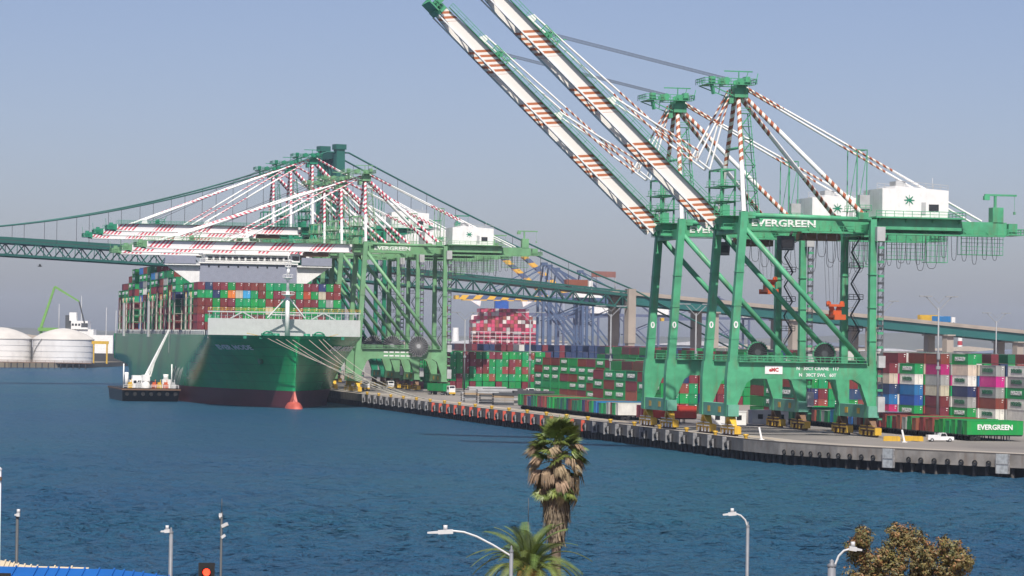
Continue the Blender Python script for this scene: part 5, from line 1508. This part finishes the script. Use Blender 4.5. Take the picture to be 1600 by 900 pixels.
mb.build('bow_railing', M['grey'], ps)
# ================================================================== left shore: tanks, loader, moored ship
M['tank'] = mat('tank_white', (.74, .73, .71), .6, var=.08, scale=.1, dirt=.18); M['dome'] = mat('dome_tan', (.52, .50, .46), .7, var=.1, scale=.1)
for i, px in enumerate((2, 99)):
    c = pix(px, 560, 2150); R = thing('storage_tank', ('white storage tank cut by the left edge of the photo', 'white domed storage tank nearest the ship on the far shore')[i], 'tank', (c[0], c[1], 3.2), 0, 'storage tanks')
    MB().lathe([(20.4, 0), (20.4, 15.4)], 40).build('shell', M['tank'], R)
    MB().lathe([(20.7, 15.4), (20.7, 16.2), (20.2, 16.3), (15, 19.4), (9, 21.6), (4, 22.8), (0.01, 23.2)], 40).build('dome', M['dome'], R)
    for k in range(4): MB().lathe([(20.45, 3.8 * k + 3.6), (20.55, 3.8 * k + 3.7), (20.45, 3.8 * k + 3.8)], 40).build('hoop', M['grey'], R)
    mb = MB(); 
    for k in range(16):
        a = -pi * .95 + k * .05; mb.beam((20.8 * cos(a), 20.8 * sin(a), k), (20.8 * cos(a + .05), 20.8 * sin(a + .05), k + 1), .5, .2)
    mb.build('spiral_stair', M['grey'], R)
R = thing('material_loader', 'lime green loading crane with folded arm behind the tanks', 'crane', pix(64, 545, 2220)[:2] + (3.2,), 0)
gm = mat('lime_paint', (.15, .34, .07), .5)
MB().beam((0, 0, 0), (0, 0, 24), 2, 2).beam((10, 0, 0), (10, 0, 22), 2, 2).box(-2, 12, -2, 2, 21, 23.5).box(-2.5, 3, -2.5, 2.5, 14, 17).build('portal', gm, R)
MB().beam((0, 0, 24), (9, 0, 52), 2.4, 1.8, 0, 1.4, 1.4).build('lower_arm', gm, R); MB().beam((9, 0, 52), (26, 0, 42), 1.8, 1.5, 0, 1.0, 1.0).build('upper_arm', gm, R)
MB().beam((26, 0, 42), (30, 0, 27), .9, .9).box(28, 32, -2, 2, 24, 27).build('spout', M['dgrey'], R)
R = thing('moored_ship', 'white ship superstructure rising behind the right-hand storage tank', 'ship', pix(122, 545, 2300)[:2] + (0,), 0)
MB().hexa([(-40, -8, -1), (30, -8, -1), (30, 8, -1), (-40, 8, -1)], [(-44, -10, 9), (36, -10, 9), (36, 10, 9), (-44, 10, 9)]).build('hull', M['dgrey'], R)
MB().box(-8, 12, -8, 8, 9, 26).box(-4, 8, -9, 9, 26, 32).box(-6, -1, -4, 4, 32, 38).box(12, 26, -8, 8, 9, 22).build('superstructure', M['white'], R)
for x, h in ((2, 50), (20, 42), (-14, 44), (27, 40)): MB().tube((x, 0, 9), (x, 0, h), .5, 6, r1=.2).build('mast', M['grey'], R)
for k in range(5): MB().box(-3.5 + k * 2.3, -2 + k * 2.3, -9.1, -9, 28.5, 30).build('window', M['glass'], R)
MB().box(-9, -3, -3, 3, 26, 36).build('funnel', M['dgrey'], R)
R = thing('yellow_portal_frame', 'small yellow portal frame on the shore beside the right-hand tank', 'gantry', pix(156, 565, 2120)[:2] + (3.2,), 0)
MB().box(-4.5, -3.6, -.5, .5, 0, 13).build('leg', M['yellow'], R); MB().box(4.2, 5.2, -.5, .5, 0, 13).build('leg', M['yellow'], R); MB().box(-5.5, 5.8, -.6, .6, 13, 15).build('beam', M['yellow'], R)
R = thing('timber_jetty', 'brown timber jetty along the far shore below the tanks', 'jetty', (-250, 2062, 0), 0)
mb = MB(); mb.box(-560, -20, 0, 10, 3.6, 4.2); mb.rail((-560, 0, 4.2), (-20, 0, 4.2), 1.1, 6, .12); mb.build('deck', mat('jetty_timber', (.20, .13, .09), .85, var=.3), R)
mb = MB()
for i in range(135): mb.box(-560 + i * 4 - .3, -560 + i * 4 + .3, .3, .9, -3, 3.6)
stuff(mb.build('piling', M['piling'], R))
# warehouses, sheds and chimneys in the haze
rs = random.Random(77); wl = []
spots = [(40, 3000, 60, 14), (150, 2900, 40, 10), (175, 2700, 36, 9), (330, 3600, 70, 14), (600, 3900, 80, 16), (735, 3300, 50, 15), (830, 3100, 70, 18), (985, 3000, 60, 14), (1090, 3000, 80, 17), (1180, 2800, 70, 15), (1290, 2900, 90, 18), (1400, 2700, 70, 13), (1510, 2600, 80, 16), (1590, 2500, 60, 14)]
wm = [mat('shed_pale', (.45, .46, .48), .7), mat('shed_tan', (.40, .35, .29), .7), mat('shed_slate', (.16, .19, .25), .7)]
for i, (px, Z, Wd_, H) in enumerate(spots):
    c = pix(px, 540, Z); R = thing('warehouse', f'pale low warehouse in the haze, {nth(i + 1)} from the left of the photo', 'warehouse', (c[0], c[1], 3.3), rs.uniform(-.2, .2), 'warehouses in the haze')
    MB().box(-Wd_ / 2, Wd_ / 2, 0, 40, 0, H).build('wall', wm[i % 3], R)
    MB().prism([(-Wd_ / 2 - 1, H), (Wd_ / 2 + 1, H), (Wd_ / 2 + 1, H + .6), (0, H + 4), (-Wd_ / 2 - 1, H + .6)], -1, 41).build('roof', wm[(i + 1) % 3], R)
    for k in range(4): MB().box(-Wd_ / 2 + 4 + k * Wd_ / 4.3, -Wd_ / 2 + 9 + k * Wd_ / 4.3, -.3, 0, 1, 6).build('door', M['dgrey'], R)
for i, (px, top, Z, r) in enumerate(((697, 478, 3600, 1.6), (712, 512, 3400, 3.2), (1500, 520, 3300, 2.2))):
    t = pix(px, top, Z); mb = MB(); h = t[2] - 3
    for k in range(8): mb.lathe([(r * (1.5 - .06 * k), h * k / 8), (r * (1.44 - .06 * k), h * (k + 1) / 8)], 10, k % 2)
    tag(mb.build('chimney', [M['white'], M['red']] if i != 1 else [M['white'], M['white']], None, (t[0], t[1], 3)), ('thin red and white chimney left of the pink ship', 'pale thick chimney beside the red and white one', 'hazy red and white chimney at far right')[i], 'chimney')
# far trees as one mass along the shores
rs = random.Random(9); mb = MB()
for i in range(900):
    x = rs.uniform(-1500, 1700); y = rs.uniform(3300, 4700)
    if -260 < x < 60 and False: continue
    h = rs.uniform(5, 13); w = h * rs.uniform(.5, .9); n = 6
    mb.lathe([(w * .2, 2), (w * .55, h * .35 + 3), (w * rs.uniform(.4, .6), h * .7 + 3), (w * .12, h + 3)], n, c=(x, y, 0))
o = stuff(mb.build('treeline', mat('far_tree_green', (.05, .075, .04), .9, var=.4, scale=.05)))
# ================================================================== street side in front: palms, tree, lamps
GZ = 5.0
rs = random.Random(41)
M['frond'] = mat('fan_frond', (.12, .17, .04), .45, var=.3, scale=3, rnd=.2)
M['frondy'] = mat('date_frond', (.12, .165, .04), .45, var=.3, scale=2, rnd=.22)
M['dead'] = mat('dead_frond', (.27, .20, .125), .8, var=.35, scale=4, rnd=.12)
M['skirt'] = mat('palm_skirt', (.165, .12, .09), .85, var=.45, scale=5, rnd=.25)
M['bark'] = mat('palm_bark', (.16, .12, .09), .9, var=.35, scale=4)
def fan_mesh(name, m, droop, n=26, L=.95, spread=2.5, seed=1, pet=.75):
    r = random.Random(seed); mb = MB()
    mb.path([(0, 0, 0), (pet * .5, 0, .03), (pet, 0, -.02)], [.03, .022, .018], 4)
    for i in range(n):
        a = -spread / 2 + spread * i / (n - 1) + r.uniform(-.03, .03); l = L * (1 - .25 * abs(a) / spread * 2) * r.uniform(.85, 1.08)
        d = Vector((cos(a), sin(a), 0)); s = Vector((-sin(a), cos(a), 0)); w = .055
        p0 = Vector((pet, 0, 0)); pm = p0 + d * l * .55 + Vector((0, 0, -droop * l * .12 + .03)); pe = p0 + d * l * (1 - .12 * droop) + Vector((0, 0, -droop * l * .55 - r.uniform(0, .12)))
        k = len(mb.v)
        mb.v.extend([tuple(p0), tuple(pm + s * w), tuple(pm - s * w), tuple(pm + Vector((0, 0, -.035))), tuple(pe)])
        mb.face((k, k + 1, k + 3), 0); mb.face((k, k + 3, k + 2), 0); mb.face((k + 1, k + 4, k + 3), 0); mb.face((k + 3, k + 4, k + 2), 0)
    return mb.mesh(name, [m])
fans = [fan_mesh('frond', M['frond'], .35 + .25 * i, seed=i) for i in range(3)]
deads = [fan_mesh('dead_frond', M['dead'], 1.0 + .3 * i, n=16, L=1.0, spread=1.3, seed=20 + i, pet=.8) for i in range(3)]
c = pix(871, 690, 150)
palm = thing('fan_palm', 'tall fan palm with a shaggy brown skirt standing before the channel', 'palm tree', (c[0], c[1], GZ)); top = c[2] - GZ
mb = MB(); mb.path([(0, 0, 0), (.05, 0, (top - 6) * .5), (0, 0, top - 3.6), (0, 0, top)], [.30, .24, .22, .2], 10); mb.build('trunk', M['bark'], palm)
def frond(me, par, z, az, el, sc=1.0, roll=0):
    o = link(me.name.split('.')[0], me, par, (0, 0, z)); o.rotation_mode = 'XYZ'
    o.matrix_local = Matrix.Translation((.12 * cos(az), .12 * sin(az), z)) @ Matrix.Rotation(az, 4, 'Z') @ Matrix.Rotation(-el, 4, 'Y') @ Matrix.Rotation(roll, 4, 'X') @ Matrix.Scale(sc, 4)
for i in range(38):
    az = i * 2.399; e = i / 38.0; el = rad(86 - 88 * e + rs.uniform(-9, 9)); frond(fans[i % 3], palm, top - .1 - .75 * e, az, el, rs.uniform(.78, .98), rs.uniform(-.6, .6))
for i in range(52):
    az = i * 2.399 + 1.1; e = i / 52.0; el = rad(22 - 88 * e + rs.uniform(-16, 16)); frond(deads[i % 3], palm, top - .5 - 1.5 * e, az, el, rs.uniform(.72, .95), rs.uniform(-.7, .7))
for i in range(22):
    az = rs.uniform(0, 6.28); frond(fans[i % 3], palm, top - .9 - rs.uniform(0, 1.3), az, rad(rs.uniform(-70, -5)), rs.uniform(.6, .85), rs.uniform(-.6, .6))
sk = MB()
for i in range(900):
    t = rs.random(); z = -1.9 - 2.6 * t; R_ = (.74 - .32 * max(0, t - .45) / .55) * rs.uniform(.75, 1.05) if t > .2 else .55 + t * 1.4; a = rs.uniform(0, 2 * pi)
    l = rs.uniform(.35, .8); w = rs.uniform(.02, .055); d = Vector((cos(a), sin(a), 0)); s = Vector((-sin(a), cos(a), 0))
    p = Vector((0, 0, top + z)) + d * R_ * .98; e = p + Vector((0, 0, -l)) - d * rs.uniform(-.06, .16) + s * rs.uniform(-.15, .15)
    sk.quad([p - s * w - d * .1, p + s * w - d * .1, e + s * w * .4, e - s * w * .4], 0 if rs.random() < .75 else 1)
sk.lathe([(.25, top - 4.9), (.38, top - 4.6), (.60, top - 3.4), (.52, top - 2.4), (.3, top - 1.6)], 14, 0)
stuff(sk.build('dead_skirt', [M['skirt'], M['dead']], palm))
# date palm
def date_mesh(name, L, arch, seed):
    r = random.Random(seed); mb = MB(); N = 14; pts = []
    for i in range(N + 1):
        t = i / N; pts.append(Vector((L * (t - .18 * arch * t ** 3), 0, L * (.55 * arch * t - .95 * arch * t * t))))
    mb.path(pts, [.035 * (1 - .8 * i / N) + .006 for i in range(N + 1)], 4)
    for i in range(46):
        t = .12 + .88 * i / 46; k = min(N - 1, int(t * N)); p = pts[k].lerp(pts[k + 1], t * N - k); tg = (pts[k + 1] - pts[k]).normalized()
        l = .50 * (1 - .55 * abs(t - .45) / .55) * r.uniform(.85, 1.1)
        for s in (-1, 1):
            d = (tg * .62 + Vector((0, s * .75, .30 - .35 * t))).normalized(); e = p + d * l + Vector((0, 0, -.10 * l)); w = tg * .020
            mb.quad([p - w, p + w, (p + e) / 2 + w * .9, (p + e) / 2 - w * .9]); k0 = len(mb.v); mb.v.extend([tuple((p + e) / 2 - w * .9), tuple((p + e) / 2 + w * .9), tuple(e)]); mb.face((k0, k0 + 1, k0 + 2))
    return mb.mesh(name, [M['frondy']])
dm = [date_mesh('frond', 2.9, .75 + .2 * i, 60 + i) for i in range(4)]
c = pix(826, 892, 140)
dp = thing('date_palm', 'bushy date palm with arching fronds below the fan palm', 'palm tree', (c[0], c[1], GZ)); top = c[2] - GZ
MB().path([(0, 0, 0), (0, 0, top * .5), (0, 0, top)], [.38, .36, .42], 12).build('trunk', M['bark'], dp)
MB().lathe([(.3, top - .7), (.55, top - .35), (.5, top), (.15, top + .3)], 12).build('crown_boss', mat('palm_boss', (.35, .20, .05), .8, var=.4, scale=4), dp)
for i in range(46):
    az = i * 2.399; e = i / 46.0; o = link('frond', dm[min(3, int(e * 4))], dp)
    o.matrix_local = Matrix.Translation((.2 * cos(az), .2 * sin(az), top - .1 + .15 * (1 - e))) @ Matrix.Rotation(az, 4, 'Z') @ Matrix.Rotation(-rad(76 - 88 * e + rs.uniform(-8, 8)), 4, 'Y') @ Matrix.Rotation(rs.uniform(-.5, .5), 4, 'X') @ Matrix.Scale(rs.uniform(.80, 1.0), 4)
# broadleaf tree
M['leaf'] = mat('leaf_olive', (.13, .10, .032), .6, var=.35, scale=2.5); M['leaf2'] = mat('leaf_rust', (.21, .105, .038), .6, var=.35, scale=2.5); M['leaf3'] = mat('leaf_yellowgreen', (.18, .145, .042), .6, var=.35, scale=2.5); M['leaf4'] = mat('leaf_green', (.09, .095, .03), .6, var=.35, scale=2.5)
ZT = 150.0; s_ = ZT / FPX
c = pix(1420, 900, ZT)
tree = thing('broadleaf_tree', 'rounded olive and rust leaved tree at the lower right', 'tree', (c[0], c[1], GZ))
lobes = [(1345, 838, 17), (1340, 862, 22), (1362, 880, 34), (1385, 868, 24), (1352, 905, 36), (1405, 838, 22), (1425, 845, 24), (1420, 870, 40), (1390, 908, 45), (1445, 870, 26), (1460, 895, 36), (1482, 858, 24), (1495, 872, 26), (1485, 900, 34), (1430, 920, 50), (1512, 880, 12)]
cr = MB()
def leaf(p, nrm, sz, m):
    a = nrm.orthogonal().normalized(); a = Matrix.Rotation(rs.uniform(0, 6.28), 3, nrm) @ a; b = nrm.cross(a)
    cr.quad([p - a * sz, p + b * sz * .45, p + a * sz, p - b * sz * .45], m)
for (px, py, r) in lobes:
    w = pix(px, py, ZT); cx, cz_ = w[0] - c[0], w[2] - GZ; R_ = r * s_; cy = rs.uniform(-.7, .7)
    clumps = [(rs.gauss(0, 1), rs.gauss(0, 1), rs.gauss(0, 1)) for _ in range(int(26 + r * 2.0))]
    for g in clumps:
        d = Vector(g).normalized(); cc = Vector((cx, cy, cz_)) + Vector((d.x * R_, d.y * R_ * 1.2, d.z * R_)) * rs.uniform(.35, 1.0); cr_ = rs.uniform(.14, .26)
        mm = rs.choices((0, 1, 2, 3), (46, 20 + (10 if d.z > .4 else 0), 16, 18))[0]
        for _ in range(22):
            e = Vector((rs.gauss(0, 1), rs.gauss(0, 1), rs.gauss(0, 1))).normalized(); p = cc + e * cr_ * rs.uniform(.5, 1.05)
            leaf(p, (e + d * .6 + Vector((0, 0, .4)) + Vector((rs.uniform(-.5, .5), rs.uniform(-.5, .5), rs.uniform(-.5, .5)))).normalized(), rs.uniform(.05, .10), mm if rs.random() < .75 else rs.choice((0, 1, 2, 3)))
cr.build('crown', [M['leaf'], M['leaf2'], M['leaf3'], M['leaf4']], tree)
tb = MB(); tb.path([(0, 0, 0), (.1, 0, 3), (0, 0, 5.2)], [.34, .26, .2], 8)
for (px, py, r) in lobes[::2]:
    w = pix(px, py, ZT); tb.path([(0, 0, 4.4), ((w[0] - c[0]) * .5, 0, 4.6 + (w[2] - GZ - 4.6) * .6), (w[0] - c[0], 0, w[2] - GZ)], [.16, .09, .03], 6)
tb.build('trunk', mat('tree_bark', (.10, .08, .06), .9, var=.3, scale=5), tree)
# street lamps
M['galv'] = mat('galvanised_steel', (.17, .18, .20), .5, metal=.0, var=.1, scale=3); M['lens'] = mat('lamp_head', (.55, .56, .57), .4)
def street_lamp(label, ppole, ptop, arm, head, Z, r, dark=False, group='street lamps'):
    t = pix(ppole, ptop, Z); R = thing('street_lamp', label, 'street lamp', (t[0], t[1], GZ), 0, group); h = t[2] - GZ
    m = M['dgrey'] if dark else M['galv']
    mb = MB(); mb.tube((0, 0, 0), (0, 0, h), r * 1.35, 10, r1=r); mb.lathe([(r * 1.15, h - .02), (r * 1.2, h + .05), (r * .5, h + .12), (r * .6, h + .2), (.01, h + .26)], 8); mb.build('pole', m, R)
    if arm:
        pts = [Vector(pix(x, y, Z)) - Vector((t[0], t[1], GZ)) for x, y in arm]
        MB().path(pts, .045, 6).build('arm', M['lens'], R)
    a, b = [Vector(pix(x, y, Z)) - Vector((t[0], t[1], GZ)) for x, y in head]
    hd = MB(); mid = a.lerp(b, .42)
    hd.beam(b, mid, .26, .16, 0, .30, .15); hd.beam(mid, a, .30, .09, 0, .22, .06); hd.tube(b.lerp(a, .3) + Vector((0, 0, .08)), b.lerp(a, .3) + Vector((0, 0, .26)), .08, 8)
    hd.build('lamp_head', M['lens'], R)
    return R
street_lamp('street lamp with long curved arm in front of the date palm', 799, 862, [(798, 868), (770, 851), (745, 838), (725, 831), (706, 829)], [(668, 832), (708, 830)], 125, .075)
street_lamp('slim street lamp with curved arm between the palms and the tree', 1168, 823, [(1168, 824), (1164, 812), (1157, 805), (1148, 802)], [(1129, 804), (1150, 802)], 150, .075)
street_lamp('thick-poled street lamp with arm reaching towards the olive tree', 1299, 884, [(1304, 882), (1310, 868), (1318, 860), (1329, 857)], [(1346, 859), (1326, 856)], 120, .15)
street_lamp('dark lamp post with round white cap at lower left', 28, 808, None, [(24, 804), (32, 804)], 150, .07, True)
street_lamp('grey lamp post with pale head left of the camera mast', 268, 832, [(268, 833), (266, 830), (262, 829)], [(252, 830), (266, 829)], 150, .09)
# camera mast, left edge pole, whip antenna
t = pix(347, 800, 140); R = thing('camera_mast', 'dark mast with cameras and whip antenna beside the traffic light', 'mast', (t[0], t[1], GZ)); h = t[2] - GZ
MB().tube((0, 0, 0), (0, 0, h), .075, 8, r1=.05).tube((0, 0, h), (0, 0, h + .6), .018, 5).build('pole', M['dgrey'], R)
MB().tube((-.10, 0, h - .22), (-.04, 0, h - .22), .09, 8).box(-.12, .02, -.06, .06, h - .2, h - .05).build('camera', M['lens'], R)
MB().beam((.03, 0, h - .62), (.26, -.1, h - .5), .14, .14).beam((.05, 0, h - 1.0), (.12, 0, h - 1.1), .1, .2).build('camera', M['lens'], R)
t = pix(1, 735, 130); R = thing('white_pole', 'white pole cut by the left edge of the photo', 'pole', (t[0], t[1], GZ)); h = t[2] - GZ
MB().tube((0, 0, 0), (0, 0, h), .09, 8, r1=.05).lathe([(.06, h), (.09, h + .06), (.01, h + .14)], 8).build('shaft', M['lens'], R)
MB().box(-.06, .06, -.1, .1, h - .40, h - .25).build('lamp_head', M['brown'], R)
t = pix(826, 778, 160); R = thing('whip_antenna', 'thin black whip antenna behind the date palm', 'antenna', (t[0], t[1], GZ)); h = t[2] - GZ
MB().tube((0, 0, 0), (0, 0, h - 1.2), .05, 6).tube((0, 0, h - 1.2), (0, 0, h), .02, 5).build('rod', M['dgrey'], R)
MB().tube((-.06, 0, h - 2.2), (.06, 0, h - 2.2), .09, 8).build('insulator', M['lens'], R)
# traffic signals
M['lit'] = mat('signal_red', (1.0, .05, .02), .4, emit=3.0)
def signal(label, px, py, Z):
    t = pix(px, py, Z); R = thing('traffic_light', label, 'traffic light', (t[0], t[1], GZ), 0, 'traffic lights'); h = t[2] - GZ
    MB().tube((0, .2, 0), (0, .2, h + .1), .08, 8).build('pole', M['galv'], R)
    MB().box(-.21, .21, -.12, .12, h - .95, h + .22).box(-.24, .24, -.13, -.11, h - 1.0, h + .26).build('housing', M['black'], R)
    for k, mm in enumerate((M['lit'], M['glass'], M['glass'])):
        l = MB(); l.tube((0, -.16, h - .02 - .36 * k), (0, -.13, h - .02 - .36 * k), .11, 14); l.build('lens', mm, R)
        v = MB()
        for i in range(7):
            a = pi * i / 7; b = pi * (i + 1) / 7
            v.quad([(.14 * cos(a), -.13, h - .02 - .36 * k + .14 * sin(a)), (.14 * cos(b), -.13, h - .02 - .36 * k + .14 * sin(b)), (.14 * cos(b), -.30, h - .02 - .36 * k + .14 * sin(b)), (.14 * cos(a), -.30, h - .02 - .36 * k + .14 * sin(a))])
        v.build('visor', M['black'], R)
    return R
signal('traffic light showing red at the lower left', 324, 892, 95)
signal('traffic light showing red cut by the left corner', 6, 908, 95)
# blue canopy and beige awning at the lower left
blue = mat('canopy_blue', (.006, .10, .36), .55, var=.08, scale=.8)
def canopy(name, label, cat, tops, Z, drop, m, dep):
    c0 = pix(*tops[0], Z); R = thing(name, label, cat, (c0[0], c0[1], GZ)); mb = MB()
    P = [Vector(pix(x, y, Z)) - Vector((c0[0], c0[1], GZ)) for x, y in tops]; D = Vector((0, -dep, -drop)); T = Vector((0, 0, -.18))
    for a, b in zip(P, P[1:]):
        mb.hexa([a + T, b + T, b + T + D, a + T + D], [a, b, b + D, a + D])
    rsh = mb.build('roof_sheet', m, R)
    for a, b in zip(P, P[1:]):
        for f in (0, .34, .67): MB().beam(a.lerp(b, f) + Vector((0, 0, .03)), a.lerp(b, f) + D + Vector((0, 0, .03)), .06, .07).build('seam', m, rsh)
    for a in (P[0], P[-1]):
        for d in (Vector((0, -.2, 0)), D * .95): MB().tube((a.x, a.y + d.y, 0), (a.x, a.y + d.y, a.z + d.z - .1), .07, 8).build('post', M['galv'], R)
    return R
canopy('blue_canopy', 'bright blue canopy roof along the lower left edge', 'canopy', [(-40, 883), (60, 886), (110, 887.5), (180, 889), (225, 894), (285, 903)], 128, 1.2, blue, 6)
canopy('beige_awning', 'beige awning with dark edge behind the blue canopy', 'awning', [(-40, 868), (10, 876), (30, 881), (60, 884), (140, 886)], 134, .9, mat('awning_beige', (.50, .42, .30), .7), 3)
# gull
t = pix(62, 416, 420); R = thing('gull', 'small dark gull flying below the bridge deck', 'bird', t)
g = MB(); g.path([(-.3, 0, 0), (-.1, 0, .02), (.15, 0, .03), (.34, 0, .02)], [.02, .08, .09, .02], 8)
g.quad([(-.05, .05, .05), (.14, .05, .05), (.10, .45, .28), (-.02, .45, .28)]); g.quad([(-.02, .45, .28), (.10, .45, .28), (-.08, .95, .18), (-.14, .9, .18)])
g.quad([(.14, -.05, .05), (-.05, -.05, .05), (-.02, -.45, .28), (.10, -.45, .28)]); g.quad([(.10, -.45, .28), (-.02, -.45, .28), (-.14, -.9, .18), (-.08, -.95, .18)])
g.build('body', M['dgrey'], R)
# ================================================================== haze: one closed box of even, pale air
hz = bpy.data.materials.new('haze_air'); hz.use_nodes = True; nt = hz.node_tree; nt.nodes.clear()
ho = nt.nodes.new('ShaderNodeOutputMaterial'); hv = nt.nodes.new('ShaderNodeVolumePrincipled')
hv.inputs['Color'].default_value = (.66, .79, 1.0, 1); hv.inputs['Density'].default_value = 0.00005; hv.inputs['Anisotropy'].default_value = 0.0
nt.links.new(hv.outputs[0], ho.inputs['Volume'])
hb_ = MB().box(-4200, 4200, -250, 9900, -6, 135).build('haze', hz); stuff(hb_)
hb_['label'] = 'pale blue haze filling the air over the harbour'
